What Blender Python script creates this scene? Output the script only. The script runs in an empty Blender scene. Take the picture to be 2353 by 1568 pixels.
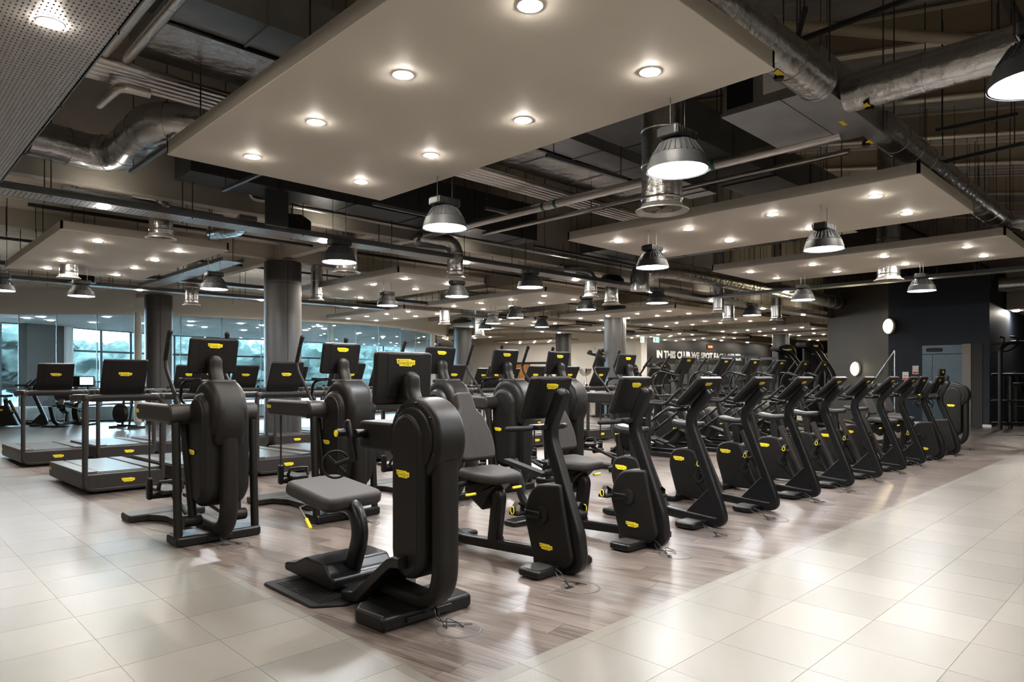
import bpy, math, random
from mathutils import Vector, Matrix, noise
R = math.radians
PI = math.pi
rnd = random.Random(7)
sc = bpy.context.scene
COL = sc.collection

# ------------------------------------------------------------------ camera, world, exposure
F_PX, CX, HY, CAMH = 1553.0, 1176.5, 865.0, 1.5
YAW = R(45.58)
cd = bpy.data.cameras.new('camera')
cam = bpy.data.objects.new('camera', cd)
COL.objects.link(cam)
cd.sensor_width = 36.0
cd.lens = F_PX / 2353.0 * 36.0
cd.shift_y = (HY - 784.0) / 2353.0
cd.clip_end = 500
cam.location = (0, 0, CAMH)
cam.rotation_euler = (R(90), 0, YAW - R(90))
sc.camera = cam
sc.view_settings.view_transform = 'Standard'
sc.view_settings.look = 'None'
sc.view_settings.gamma = 1.0
sc.view_settings.use_curve_mapping = False
sc.view_settings.exposure = 2.5
sc.cycles.use_light_tree = True
sc.cycles.max_bounces = 7
sc.cycles.use_adaptive_sampling = True
sc.cycles.adaptive_threshold = 0.02
sc.cycles.diffuse_bounces = 5
sc.cycles.glossy_bounces = 4
sc.cycles.transmission_bounces = 6
sc.cycles.transparent_max_bounces = 12
sc.cycles.sample_clamp_indirect = 6.0
sc.cycles.caustics_reflective = False
sc.cycles.caustics_refractive = False
sc.cycles.use_denoising = True

world = bpy.data.worlds.new('world')
sc.world = world
world.use_nodes = True
wn = world.node_tree
wn.nodes['Background'].inputs['Color'].default_value = (0.76, 0.88, 0.96, 1)
wn.nodes['Background'].inputs['Strength'].default_value = 11.0

DOWN_E = 125.0     # downlight emission
BAY_E = 34.0       # high bay emission
DOWN_C = (1.0, 0.915, 0.80)
BAY_C = (0.93, 0.96, 1.0)

# ------------------------------------------------------------------ pixel helpers (layout measured from the photograph)
_c, _s = math.cos(YAW), math.sin(YAW)
def at(px, py, z=0.0):
    d = F_PX * (CAMH - z) / (py - HY)
    l = (px - CX) * d / F_PX
    return (d * _c + l * _s, d * _s - l * _c)
def ray(px, d):
    l = (px - CX) * d / F_PX
    return (d * _c + l * _s, d * _s - l * _c)

# ------------------------------------------------------------------ materials
MATS = {}
def mat(name, col, rough=0.5, metal=0.0, spec=0.5, emit=None, es=0.0, bump=None, vary=None, coat=0.0, trans=0.0, alpha=None):
    m = bpy.data.materials.new(name)
    m.use_nodes = True
    nt = m.node_tree
    b = nt.nodes['Principled BSDF']
    b.inputs['Base Color'].default_value = (*col, 1)
    b.inputs['Roughness'].default_value = rough
    b.inputs['Metallic'].default_value = metal
    b.inputs['Specular IOR Level'].default_value = spec
    b.inputs['Coat Weight'].default_value = coat
    b.inputs['Coat Roughness'].default_value = 0.15
    if emit:
        b.inputs['Emission Color'].default_value = (*emit, 1)
        b.inputs['Emission Strength'].default_value = es
    tc = nt.nodes.new('ShaderNodeTexCoord')
    if vary:       # (scale, amount)
        n = nt.nodes.new('ShaderNodeTexNoise'); n.inputs['Scale'].default_value = vary[0]; n.inputs['Detail'].default_value = 5
        nt.links.new(tc.outputs['Object'], n.inputs['Vector'])
        mr = nt.nodes.new('ShaderNodeMapRange')
        mr.inputs['From Min'].default_value = 0.3; mr.inputs['From Max'].default_value = 0.7
        mr.inputs['To Min'].default_value = 1 - vary[1]; mr.inputs['To Max'].default_value = 1 + vary[1]
        nt.links.new(n.outputs['Fac'], mr.inputs['Value'])
        vm = nt.nodes.new('ShaderNodeVectorMath'); vm.operation = 'SCALE'
        vm.inputs[0].default_value = col
        nt.links.new(mr.outputs['Result'], vm.inputs['Scale'])
        nt.links.new(vm.outputs['Vector'], b.inputs['Base Color'])
    if bump:       # (scale, strength, distance)
        n = nt.nodes.new('ShaderNodeTexNoise'); n.inputs['Scale'].default_value = bump[0]; n.inputs['Detail'].default_value = 4
        nt.links.new(tc.outputs['Object'], n.inputs['Vector'])
        bp = nt.nodes.new('ShaderNodeBump'); bp.inputs['Strength'].default_value = bump[1]; bp.inputs['Distance'].default_value = bump[2]
        nt.links.new(n.outputs['Fac'], bp.inputs['Height'])
        nt.links.new(bp.outputs['Normal'], b.inputs['Normal'])
    MATS[name] = m
    return m

mat('black_plastic', (0.0085, 0.0076, 0.007), 0.44, spec=0.22, bump=(900, 0.12, 0.0006))
mat('satin_black', (0.006, 0.006, 0.0065), 0.33, spec=0.28)
mat('anthracite', (0.022, 0.019, 0.0175), 0.44, spec=0.26, bump=(900, 0.1, 0.0005))
mat('rubber', (0.008, 0.0075, 0.0075), 0.6, spec=0.25)
mat('upholstery', (0.028, 0.025, 0.024), 0.62, spec=0.3, bump=(260, 0.15, 0.0008))
mat('saddle_vinyl', (0.014, 0.014, 0.015), 0.42, spec=0.3)
mat('belt', (0.045, 0.042, 0.041), 0.40, spec=0.35, bump=(400, 0.2, 0.0008))
mat('deck_grey', (0.060, 0.057, 0.055), 0.45, spec=0.35)
mat('foot_top', (0.035, 0.033, 0.032), 0.38)
mat('yellow', (0.86, 0.68, 0.02), 0.42)
mat('badge_black', (0.02, 0.018, 0.012), 0.5)
mat('steel', (0.45, 0.45, 0.46), 0.3, metal=1.0)
mat('grip_metal', (0.55, 0.55, 0.56), 0.35, metal=1.0)
mat('screen', (0.01, 0.011, 0.013), 0.12)
mat('screen_lit', (0.3, 0.35, 0.4), 0.2, emit=(0.75, 0.85, 1.0), es=1.3)
mat('cable', (0.008, 0.008, 0.008), 0.45)
mat('hatch_ring', (0.085, 0.08, 0.072), 0.45, metal=0.2)
mat('gyp', (0.70, 0.655, 0.585), 0.62, vary=(0.9, 0.03))
mat('panel_edge', (0.40, 0.365, 0.315), 0.6)
mat('cream_wall', (0.60, 0.56, 0.50), 0.7, vary=(0.6, 0.05))
mat('high_cladding', (0.36, 0.325, 0.28), 0.6, vary=(0.5, 0.08))
mat('white_wall', (0.88, 0.85, 0.80), 0.6)
mat('grey_wall', (0.075, 0.070, 0.066), 0.55)
mat('navy_wall', (0.017, 0.0225, 0.033), 0.55, spec=0.25, vary=(1.2, 0.12))
mat('taupe_wall', (0.040, 0.036, 0.033), 0.55, spec=0.3)
mat('black_wall', (0.032, 0.029, 0.027), 0.55, spec=0.3)
mat('brown_wall', (0.09, 0.055, 0.035), 0.5)
mat('deck_metal', (0.80, 0.75, 0.66), 0.5, metal=0.1)
mat('roof_deck', (0.34, 0.32, 0.30), 0.5, metal=0.3)
mat('beam_cream', (0.40, 0.34, 0.25), 0.5)
mat('beam_lip', (0.66, 0.60, 0.50), 0.5)
mat('dark_steel', (0.05, 0.055, 0.06), 0.4, metal=0.5)
mat('strut', (0.15, 0.16, 0.17), 0.4, metal=0.8)
mat('rod', (0.05, 0.048, 0.045), 0.45, metal=0.6)
mat('galv', (0.34, 0.35, 0.36), 0.38, metal=0.85, vary=(3.0, 0.12))
mat('galv_dark', (0.12, 0.125, 0.13), 0.45, metal=0.7, vary=(3.0, 0.15))
mat('foil', (0.48, 0.475, 0.47), 0.24, metal=1.0, bump=(8, 0.6, 0.022), vary=(4.0, 0.15))
mat('foil_pipe', (0.62, 0.59, 0.56), 0.3, metal=1.0, bump=(24, 0.45, 0.01))
mat('spiral', (0.52, 0.53, 0.55), 0.25, metal=1.0)
mat('black_duct', (0.018, 0.018, 0.02), 0.5)
mat('diffuser_rim', (0.50, 0.48, 0.45), 0.35, metal=0.6)
mat('lamp_shade', (0.024, 0.026, 0.028), 0.55, spec=0.25)
mat('lamp_black', (0.007, 0.007, 0.0075), 0.45, spec=0.3)
mat('bay_glow', (0.9, 0.9, 0.9), 0.4, emit=BAY_C, es=BAY_E)
mat('down_glow', (0.9, 0.9, 0.9), 0.4, emit=DOWN_C, es=DOWN_E)
mat('wall_glow', (0.9, 0.9, 0.9), 0.4, emit=(1.0, 0.84, 0.50), es=14.0)
mat('down_rim', (0.7, 0.68, 0.64), 0.4)
mat('col_clad', (0.052, 0.051, 0.051), 0.42, metal=0.1)
mat('col_joint', (0.01, 0.01, 0.01), 0.6)
mat('white_paint', (0.80, 0.78, 0.74), 0.5)
mat('sign_white', (0.80, 0.80, 0.78), 0.5)
mat('sign_red', (0.65, 0.02, 0.02), 0.5)
mat('sign_green', (0.0, 0.22, 0.07), 0.5, emit=(0.0, 0.5, 0.2), es=0.5)
mat('sign_glow', (0.8, 0.9, 0.85), 0.5, emit=(0.75, 0.95, 0.85), es=0.8)
mat('led_red', (0.5, 0.0, 0.0), 0.5, emit=(1.0, 0.05, 0.02), es=4.0)
mat('lift_steel', (0.065, 0.085, 0.10), 0.3, metal=1.0, vary=(1.5, 0.08))
mat('lift_frame', (0.11, 0.10, 0.09), 0.35, metal=1.0)
mat('oak', (0.55, 0.24, 0.07), 0.45, vary=(2.5, 0.2))
mat('tape', (0.75, 0.55, 0.02), 0.5)
mat('band_green', (0.02, 0.16, 0.07), 0.5)
mat('band_white', (0.6, 0.6, 0.56), 0.5)
mat('tree', (0.022, 0.030, 0.028), 0.9, spec=0.05, vary=(1.5, 0.25))
mat('far_stone', (0.042, 0.050, 0.057), 0.9, spec=0.05)
mat('atrium_white', (0.82, 0.84, 0.86), 0.6)
mat('mullion', (0.10, 0.14, 0.17), 0.4, metal=0.3)
mat('skirting', (0.75, 0.75, 0.75), 0.5)
mat('mirror', (0.16, 0.175, 0.165), 0.12, spec=0.9, vary=(1.5, 0.4))  # mottled grey-green painted in for the gym's reflection, not a true mirror
mat('blue_ball', (0.03, 0.08, 0.22), 0.4)
mat('chrome', (0.7, 0.7, 0.7), 0.15, metal=1.0)
mat('paper_red', (0.7, 0.25, 0.15), 0.6)

def glass(name, col, rough=0.0, refl=0.10):
    m = bpy.data.materials.new(name); m.use_nodes = True
    nt = m.node_tree; nt.nodes.clear()
    out = nt.nodes.new('ShaderNodeOutputMaterial')
    tr = nt.nodes.new('ShaderNodeBsdfTransparent'); tr.inputs['Color'].default_value = (*col, 1)
    gl = nt.nodes.new('ShaderNodeBsdfGlossy'); gl.inputs['Roughness'].default_value = rough; gl.inputs['Color'].default_value = (0.9, 0.95, 1, 1)
    fr = nt.nodes.new('ShaderNodeFresnel'); fr.inputs['IOR'].default_value = 1.45
    ad = nt.nodes.new('ShaderNodeMath'); ad.operation = 'ADD'; ad.inputs[1].default_value = refl
    mx = nt.nodes.new('ShaderNodeMixShader')
    nt.links.new(fr.outputs[0], ad.inputs[0]); nt.links.new(ad.outputs[0], mx.inputs[0])
    nt.links.new(tr.outputs[0], mx.inputs[1]); nt.links.new(gl.outputs[0], mx.inputs[2]); nt.links.new(mx.outputs[0], out.inputs[0])
    MATS[name] = m
glass('blue_glass', (0.64, 0.80, 0.86), 0.0, 0.05)
glass('green_glass', (0.78, 0.88, 0.84), 0.0, 0.04)
glass('facade_glass', (0.80, 0.93, 0.97), 0.0, 0.0)

def perforated():
    m = bpy.data.materials.new('perforated'); m.use_nodes = True
    nt = m.node_tree; b = nt.nodes['Principled BSDF']
    b.inputs['Base Color'].default_value = (0.40, 0.38, 0.36, 1); b.inputs['Roughness'].default_value = 0.42; b.inputs['Metallic'].default_value = 0.45
    tc = nt.nodes.new('ShaderNodeTexCoord'); sp = nt.nodes.new('ShaderNodeSeparateXYZ')
    nt.links.new(tc.outputs['Object'], sp.inputs[0])
    def fr(sock, per):
        a = nt.nodes.new('ShaderNodeMath'); a.operation = 'DIVIDE'; a.inputs[1].default_value = per
        nt.links.new(sock, a.inputs[0])
        f = nt.nodes.new('ShaderNodeMath'); f.operation = 'FRACT'; nt.links.new(a.outputs[0], f.inputs[0])
        s = nt.nodes.new('ShaderNodeMath'); s.operation = 'SUBTRACT'; s.inputs[1].default_value = 0.5; nt.links.new(f.outputs[0], s.inputs[0])
        ab = nt.nodes.new('ShaderNodeMath'); ab.operation = 'ABSOLUTE'; nt.links.new(s.outputs[0], ab.inputs[0])
        return ab.outputs[0]
    def lt(sock, v):
        a = nt.nodes.new('ShaderNodeMath'); a.operation = 'LESS_THAN'; a.inputs[1].default_value = v
        nt.links.new(sock, a.inputs[0]); return a.outputs[0]
    def mul(a_, b_):
        a = nt.nodes.new('ShaderNodeMath'); a.operation = 'MULTIPLY'; nt.links.new(a_, a.inputs[0]); nt.links.new(b_, a.inputs[1]); return a.outputs[0]
    hole = mul(lt(fr(sp.outputs['X'], 0.05), 0.20), lt(fr(sp.outputs['Y'], 0.026), 0.17))
    tr = nt.nodes.new('ShaderNodeBsdfTransparent'); mx = nt.nodes.new('ShaderNodeMixShader')
    nt.links.new(hole, mx.inputs[0]); nt.links.new(b.outputs[0], mx.inputs[1]); nt.links.new(tr.outputs[0], mx.inputs[2])
    nt.links.new(mx.outputs[0], nt.nodes['Material Output'].inputs[0])
    MATS['perforated'] = m
perforated()

def wood():
    m = bpy.data.materials.new('wood_floor'); m.use_nodes = True
    nt = m.node_tree; b = nt.nodes['Principled BSDF']
    tc = nt.nodes.new('ShaderNodeNewGeometry')
    mp = nt.nodes.new('ShaderNodeMapping'); mp.vector_type = 'POINT'
    mp.inputs['Rotation'].default_value = (0, 0, -R(100)); mp.inputs['Scale'].default_value = (1, 1, 1)
    nt.links.new(tc.outputs['Position'], mp.inputs['Vector'])
    att = nt.nodes.new('ShaderNodeAttribute'); att.attribute_name = 'shade'
    vm = nt.nodes.new('ShaderNodeVectorMath'); vm.operation = 'MULTIPLY'; vm.inputs[1].default_value = (2.6, 60.0, 1.0)
    nt.links.new(mp.outputs[0], vm.inputs[0])
    va = nt.nodes.new('ShaderNodeVectorMath'); va.operation = 'ADD'
    sc_ = nt.nodes.new('ShaderNodeVectorMath'); sc_.operation = 'SCALE'; sc_.inputs[0].default_value = (37, 11, 5)
    nt.links.new(att.outputs['Fac'], sc_.inputs['Scale'])
    nt.links.new(vm.outputs[0], va.inputs[0]); nt.links.new(sc_.outputs[0], va.inputs[1])
    n1 = nt.nodes.new('ShaderNodeTexNoise'); n1.inputs['Scale'].default_value = 1.0; n1.inputs['Detail'].default_value = 7; n1.inputs['Roughness'].default_value = 0.68
    nt.links.new(va.outputs[0], n1.inputs['Vector'])
    vm2 = nt.nodes.new('ShaderNodeVectorMath'); vm2.operation = 'MULTIPLY'; vm2.inputs[1].default_value = (1.1, 8.0, 1.0)
    nt.links.new(mp.outputs[0], vm2.inputs[0])
    va2 = nt.nodes.new('ShaderNodeVectorMath'); va2.operation = 'ADD'
    nt.links.new(vm2.outputs[0], va2.inputs[0]); nt.links.new(sc_.outputs[0], va2.inputs[1])
    n2 = nt.nodes.new('ShaderNodeTexNoise'); n2.inputs['Scale'].default_value = 1.0; n2.inputs['Detail'].default_value = 3
    nt.links.new(va2.outputs[0], n2.inputs['Vector'])
    a1 = nt.nodes.new('ShaderNodeMath'); a1.operation = 'MULTIPLY'; a1.inputs[1].default_value = 0.62
    nt.links.new(n1.outputs['Fac'], a1.inputs[0])
    a2 = nt.nodes.new('ShaderNodeMath'); a2.operation = 'MULTIPLY_ADD'; a2.inputs[1].default_value = 0.38
    nt.links.new(n2.outputs['Fac'], a2.inputs[0]); nt.links.new(a1.outputs[0], a2.inputs[2])
    a3 = nt.nodes.new('ShaderNodeMath'); a3.operation = 'MULTIPLY_ADD'; a3.inputs[1].default_value = 0.06
    nt.links.new(att.outputs['Fac'], a3.inputs[0]); nt.links.new(a2.outputs[0], a3.inputs[2])
    cr = nt.nodes.new('ShaderNodeValToRGB')
    cr.color_ramp.elements[0].position = 0.42; cr.color_ramp.elements[0].color = (0.050, 0.038, 0.033, 1)
    cr.color_ramp.elements[1].position = 0.74; cr.color_ramp.elements[1].color = (0.235, 0.195, 0.175, 1)
    e = cr.color_ramp.elements.new(0.53); e.color = (0.130, 0.103, 0.090, 1)
    nt.links.new(a3.outputs[0], cr.inputs[0]); nt.links.new(cr.outputs[0], b.inputs['Base Color'])
    b.inputs['Roughness'].default_value = 0.30
    b.inputs['Specular IOR Level'].default_value = 0.55
    bp = nt.nodes.new('ShaderNodeBump'); bp.inputs['Strength'].default_value = 0.12; bp.inputs['Distance'].default_value = 0.001
    nt.links.new(n1.outputs['Fac'], bp.inputs['Height']); nt.links.new(bp.outputs[0], b.inputs['Normal'])
    MATS['wood_floor'] = m
wood()

def tile():
    m = bpy.data.materials.new('woven_tile'); m.use_nodes = True
    nt = m.node_tree; b = nt.nodes['Principled BSDF']
    g = nt.nodes.new('ShaderNodeNewGeometry'); sp = nt.nodes.new('ShaderNodeSeparateXYZ')
    nt.links.new(g.outputs['Position'], sp.inputs[0])
    def M(op, a, bb=None, c=None):
        n = nt.nodes.new('ShaderNodeMath'); n.operation = op
        for i, v in enumerate((a, bb, c)):
            if v is None: continue
            if isinstance(v, (int, float)): n.inputs[i].default_value = v
            else: nt.links.new(v, n.inputs[i])
        return n.outputs[0]
    ix = M('FLOOR', M('DIVIDE', sp.outputs['X'], 0.5))
    iy = M('FLOOR', M('DIVIDE', M('ADD', sp.outputs['Y'], -0.41), 0.5))
    cv = nt.nodes.new('ShaderNodeCombineXYZ'); nt.links.new(ix, cv.inputs[0]); nt.links.new(iy, cv.inputs[1])
    wnn = nt.nodes.new('ShaderNodeTexWhiteNoise'); wnn.noise_dimensions = '2D'; nt.links.new(cv.outputs[0], wnn.inputs['Vector'])
    # fine woven ribs, 10 mm apart, laid diagonally; direction flips from tile to tile
    par = M('MODULO', M('ADD', M('ADD', ix, iy), 200), 2)
    diag = M('SUBTRACT', sp.outputs['X'], M('MULTIPLY', sp.outputs['Y'], 1.02))
    stripe = M('MULTIPLY_ADD', M('SINE', M('MULTIPLY', diag, 2 * PI / 0.0150)), 0.5, 0.5)
    nz = nt.nodes.new('ShaderNodeTexNoise'); nz.inputs['Scale'].default_value = 2.2; nz.inputs['Detail'].default_value = 4
    nt.links.new(g.outputs['Position'], nz.inputs['Vector'])
    t = M('MULTIPLY_ADD', wnn.outputs['Value'], 0.38, M('MULTIPLY', stripe, 0.34))
    t = M('MULTIPLY_ADD', nz.outputs['Fac'], 0.25, t)
    cr = nt.nodes.new('ShaderNodeValToRGB')
    cr.color_ramp.elements[0].position = 0.10; cr.color_ramp.elements[0].color = (0.128, 0.118, 0.104, 1)
    cr.color_ramp.elements[1].position = 1.0; cr.color_ramp.elements[1].color = (0.232, 0.216, 0.194, 1)
    nt.links.new(t, cr.inputs[0]); nt.links.new(cr.outputs[0], b.inputs['Base Color'])
    b.inputs['Roughness'].default_value = 0.34
    b.inputs['Specular IOR Level'].default_value = 0.5
    bp = nt.nodes.new('ShaderNodeBump'); bp.inputs['Strength'].default_value = 0.10; bp.inputs['Distance'].default_value = 0.0015
    nt.links.new(stripe, bp.inputs['Height']); nt.links.new(bp.outputs[0], b.inputs['Normal'])
    MATS['woven_tile'] = m
tile()

# ------------------------------------------------------------------ mesh builder
def fillet(pts, r, closed=False, n=5):
    P = [Vector(p) for p in pts]; out = []
    N = len(P)
    for i in range(N):
        ri = r[i] if isinstance(r, (list, tuple)) else r
        if (not closed and i in (0, N - 1)) or ri <= 0:
            out.append(P[i]); continue
        a, b, c = P[i - 1], P[i], P[(i + 1) % N]
        la, lc = (a - b).length, (c - b).length
        q = min(ri, la * 0.49, lc * 0.49)
        p0 = b + (a - b).normalized() * q; p1 = b + (c - b).normalized() * q
        for k in range(n + 1):
            t = k / n
            out.append(p0 * (1 - t) ** 2 + b * 2 * t * (1 - t) + p1 * t * t)
    return out
def arc(cx, cy, r, a0, a1, n=12, ry=None):
    ry = ry or r
    return [(cx + r * math.cos(R(a0 + (a1 - a0) * k / n)), cy + ry * math.sin(R(a0 + (a1 - a0) * k / n))) for k in range(n + 1)]

class B:
    def __init__(s): s.v = []; s.f = []; s.m = []; s.cur = 0
    def add(s, vs, fs):
        o = len(s.v); s.v += [tuple(v) for v in vs]
        for f in fs: s.f.append(tuple(i + o for i in f)); s.m.append(s.cur)
        return s
    def box(s, x0, x1, y0, y1, z0, z1, M=None):
        vs = [(x, y, z) for z in (z0, z1) for y in (y0, y1) for x in (x0, x1)]
        if M: vs = [M @ Vector(v) for v in vs]
        return s.add(vs, [(0, 2, 3, 1), (4, 5, 7, 6), (0, 1, 5, 4), (2, 6, 7, 3), (0, 4, 6, 2), (1, 3, 7, 5)])
    def rings(s, rings, cap0=True, cap1=True, closed=False):
        n = len(rings[0]); vs = [v for r_ in rings for v in r_]; fs = []
        L = len(rings)
        for i in range(L if closed else L - 1):
            j = (i + 1) % L
            for k in range(n):
                k2 = (k + 1) % n
                fs.append((i * n + k, i * n + k2, j * n + k2, j * n + k))
        if not closed:
            if cap0: fs.append(tuple(range(n - 1, -1, -1)))
            if cap1: fs.append(tuple((L - 1) * n + k for k in range(n)))
        return s.add(vs, fs)
    def prism(s, poly, a0, a1, axis='x', r=0.0, n=3, M=None, taper=None):
        """2D outline extruded along an axis with rounded edges. axis x: poly=(y,z); y: (x,z); z: (x,y)"""
        P = [Vector((p[0], p[1])) for p in poly]
        P = [p for i, p in enumerate(P) if (p - P[i - 1]).length > 1e-5]
        A = sum(P[i - 1].x * P[i].y - P[i].x * P[i - 1].y for i in range(len(P)))
        if A < 0: P.reverse()
        N = len(P); nr = []
        for i in range(N):
            e1 = (P[i] - P[i - 1]).normalized(); e2 = (P[(i + 1) % N] - P[i]).normalized()
            n1 = Vector((-e1.y, e1.x)); n2 = Vector((-e2.y, e2.x))
            q = n1 + n2
            q = q.normalized() / max(0.5, math.sqrt(max(0.0, (1 + n1.dot(n2)) / 2))) if q.length > 1e-6 else n1
            nr.append(q)
        lay = []
        if r > 0:
            for k in range(n + 1):
                a = k / n * PI / 2
                lay.append((a0 + r * (1 - math.sin(a)), r * (1 - math.cos(a))))
            lay = [(a0 + r * (1 - math.sin(k / n * PI / 2)), r * (1 - math.cos(k / n * PI / 2))) for k in range(n, -1, -1)]
            lay2 = [(a1 - (p - a0), o) for p, o in reversed(lay)]
            lay = lay + lay2
        else: lay = [(a0, 0), (a1, 0)]
        rr = []
        for p, o in lay:
            ring = []
            for i in range(N):
                q = P[i] + nr[i] * o
                v = {'x': (p, q.x, q.y), 'y': (q.x, p, q.y), 'z': (q.x, q.y, p)}[axis]
                ring.append(Vector(v) if M is None else M @ Vector(v))
            rr.append(ring)
        if axis == 'y': rr = [list(reversed(q)) for q in rr]
        cen = sum(P, Vector((0, 0))) / N
        star = N > 8 and all((P[i - 1] - cen).cross(P[i] - cen) > 1e-7 for i in range(N))
        if not star: return s.rings(rr)
        s.rings(rr, False, False)
        for ring, flip in ((rr[0], True), (rr[-1], False)):
            c = sum(ring, Vector((0, 0, 0))) / N
            s.add(ring + [c], [((i + 1) % N, i, N) if flip else (i, (i + 1) % N, N) for i in range(N)])
        return s
    def sweep(s, path, w, d=None, up=(1, 0, 0), n=12, sq=2.0, ends='flat', closed=False, scale=None):
        """cross-section width w along `up`-side vector, depth d; sq>2 gives rounded-square"""
        d = d or w
        P = [Vector(p) for p in path]; L = len(P); side0 = Vector(up).normalized()
        rr = []
        prev = None
        idx = list(range(L))
        tl = []
        for i in idx:
            if closed: t = P[(i + 1) % L] - P[i - 1]
            elif i == 0: t = P[1] - P[0]
            elif i == L - 1: t = P[-1] - P[-2]
            else: t = (P[i + 1] - P[i]).normalized() + (P[i] - P[i - 1]).normalized()
            tl.append(t.normalized())
        def ring(c, t, side, k):
            nrm = t.cross(side).normalized()
            out = []
            for j in range(n):
                a = 2 * PI * (j + 0.5) / n
                ca, sa = math.cos(a), math.sin(a)
                x = math.copysign(abs(ca) ** (2 / sq), ca) * w / 2 * k; y = math.copysign(abs(sa) ** (2 / sq), sa) * d / 2 * k
                out.append(c + side * x + nrm * y)
            return out
        for i in idx:
            t = tl[i]
            sd = side0 if prev is None else prev
            sd = sd - t * sd.dot(t)
            if sd.length < 1e-4: sd = t.orthogonal()
            sd.normalize(); prev = sd
            k = scale[i] if scale else 1.0
            if ends == 'round' and not closed and i == 0:
                for a in (80, 55, 28): rr.append(ring(P[i] - t * (d / 2 * math.sin(R(a))), t, sd, k * math.cos(R(a))))
            rr.append(ring(P[i], t, sd, k))
            if ends == 'round' and not closed and i == L - 1:
                for a in (28, 55, 80): rr.append(ring(P[i] + t * (d / 2 * math.sin(R(a))), t, sd, k * math.cos(R(a))))
        return s.rings(rr, closed=closed)
    def lathe(s, prof, o=(0, 0, 0), axis='z', n=20, cap=True):
        rr = []
        for r_, h in prof:
            ring = []
            for k in range(n):
                a = 2 * PI * k / n; x, y = r_ * math.cos(a), r_ * math.sin(a)
                v = {'z': (x, y, h), 'x': (h, x, y), 'y': (y, h, x)}[axis]
                ring.append(Vector(v) + Vector(o))
            rr.append(ring)
        return s.rings(rr, cap, cap)
    def cyl(s, p0, p1, r, n=12, r1=None):
        p0, p1 = Vector(p0), Vector(p1); t = (p1 - p0).normalized(); a = t.orthogonal().normalized(); b = t.cross(a)
        r1 = r if r1 is None else r1
        ring = lambda c, q: [c + a * q * math.cos(2 * PI * k / n) + b * q * math.sin(2 * PI * k / n) for k in range(n)]
        return s.rings([ring(p0, r), ring(p1, r1)])

def mesh(name, b, mats, smooth=38):
    me = bpy.data.meshes.new(name)
    me.from_pydata(b.v, [], b.f)
    if isinstance(mats, str): mats = [mats]
    for m_ in mats: me.materials.append(MATS[m_])
    if len(mats) > 1: me.polygons.foreach_set('material_index', b.m)
    if smooth:
        me.polygons.foreach_set('use_smooth', [True] * len(me.polygons))
        try: me.set_sharp_from_angle(angle=R(smooth))
        except Exception: pass
        if len(me.polygons) < 1500: me['wn'] = 1
    me.update()
    return me
def put(name, me, parent=None, loc=(0, 0, 0), rot=(0, 0, 0), scl=(1, 1, 1)):
    o = bpy.data.objects.new(name, me); COL.objects.link(o)
    o.parent = parent; o.location = loc; o.rotation_euler = rot; o.scale = scl
    if me.get('wn'):
        w = o.modifiers.new('weighted_normal', 'WEIGHTED_NORMAL'); w.keep_sharp = True; w.weight = 90
    return o
def obj(name, b, mats, parent=None, smooth=38, **kw):
    return put(name, mesh(name, b, mats, smooth), parent, **kw)
def thing(name, label, cat, loc=(0, 0, 0), rz=0, group=None):
    o = bpy.data.objects.new(name, None); COL.objects.link(o)
    o.empty_display_size = 0.2
    o.location = loc; o.rotation_euler = (0, 0, rz)
    return tag(o, label, cat, group)
def tag(o, label, cat, group=None):
    o['label'] = label; o['category'] = cat
    if group: o['group'] = group
    return o
def struct(o):
    o['kind'] = 'structure'; return o
def stuff(o):
    o['kind'] = 'stuff'; return o
KIDS = {}
def kids(o): return [c for c in bpy.data.objects if c.parent == o]
def tree_of(o):
    return (o, [tree_of(c) for c in kids(o)])
def dup_tree(tr, parent=None):
    o, ch = tr
    c = o.copy(); COL.objects.link(c); c.parent = parent
    for t in ch: dup_tree(t, c)
    return c
def place_all(proto, spots, labels, group):
    """first spot moves the prototype itself; the rest are copies"""
    tr = tree_of(proto); out = []
    for i, (x, y, rz) in enumerate(spots):
        o = proto if i == 0 else dup_tree(tr)
        o.location = (x, y, o.location.z if i else 0.0); o.rotation_euler = (0, 0, rz)
        o['label'] = labels[i]; o['group'] = group
        out.append(o)
    return out
ORD = ['first', 'second', 'third', 'fourth', 'fifth', 'sixth', 'seventh', 'eighth', 'ninth', 'tenth', 'eleventh', 'twelfth', 'thirteenth']

# ------------------------------------------------------------------ badge with lettering (shared mesh, 1 m wide, in the XZ plane facing -Y)
def text_mesh(body, size, bold=0.0, extrude=0.0):
    cu = bpy.data.curves.new('t', 'FONT'); cu.body = body; cu.size = size; cu.offset = bold; cu.extrude = extrude
    cu.resolution_u = 2
    o = bpy.data.objects.new('t', cu); COL.objects.link(o)
    dg = bpy.context.evaluated_depsgraph_get()
    me = bpy.data.meshes.new_from_object(o.evaluated_get(dg))
    bpy.data.objects.remove(o); bpy.data.curves.remove(cu)
    return me
def text_into(b, body, x0, x1, z0, h, y, bold=0.0):
    """lettering scaled to fill x0..x1, baseline z0, height h, on plane y facing -Y"""
    me = text_mesh(body, 1.0, bold)
    xs = [v.co.x for v in me.vertices]; ys = [v.co.y for v in me.vertices]
    ax, bx = min(xs), max(xs); ay, by = min(ys), max(ys)
    vs = [((v.co.x - ax) / (bx - ax) * (x1 - x0) + x0, y, (v.co.y - ay) / (by - ay) * h + z0) for v in me.vertices]
    b.add(vs, [tuple(p.vertices) for p in me.polygons])
    bpy.data.meshes.remove(me)
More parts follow.
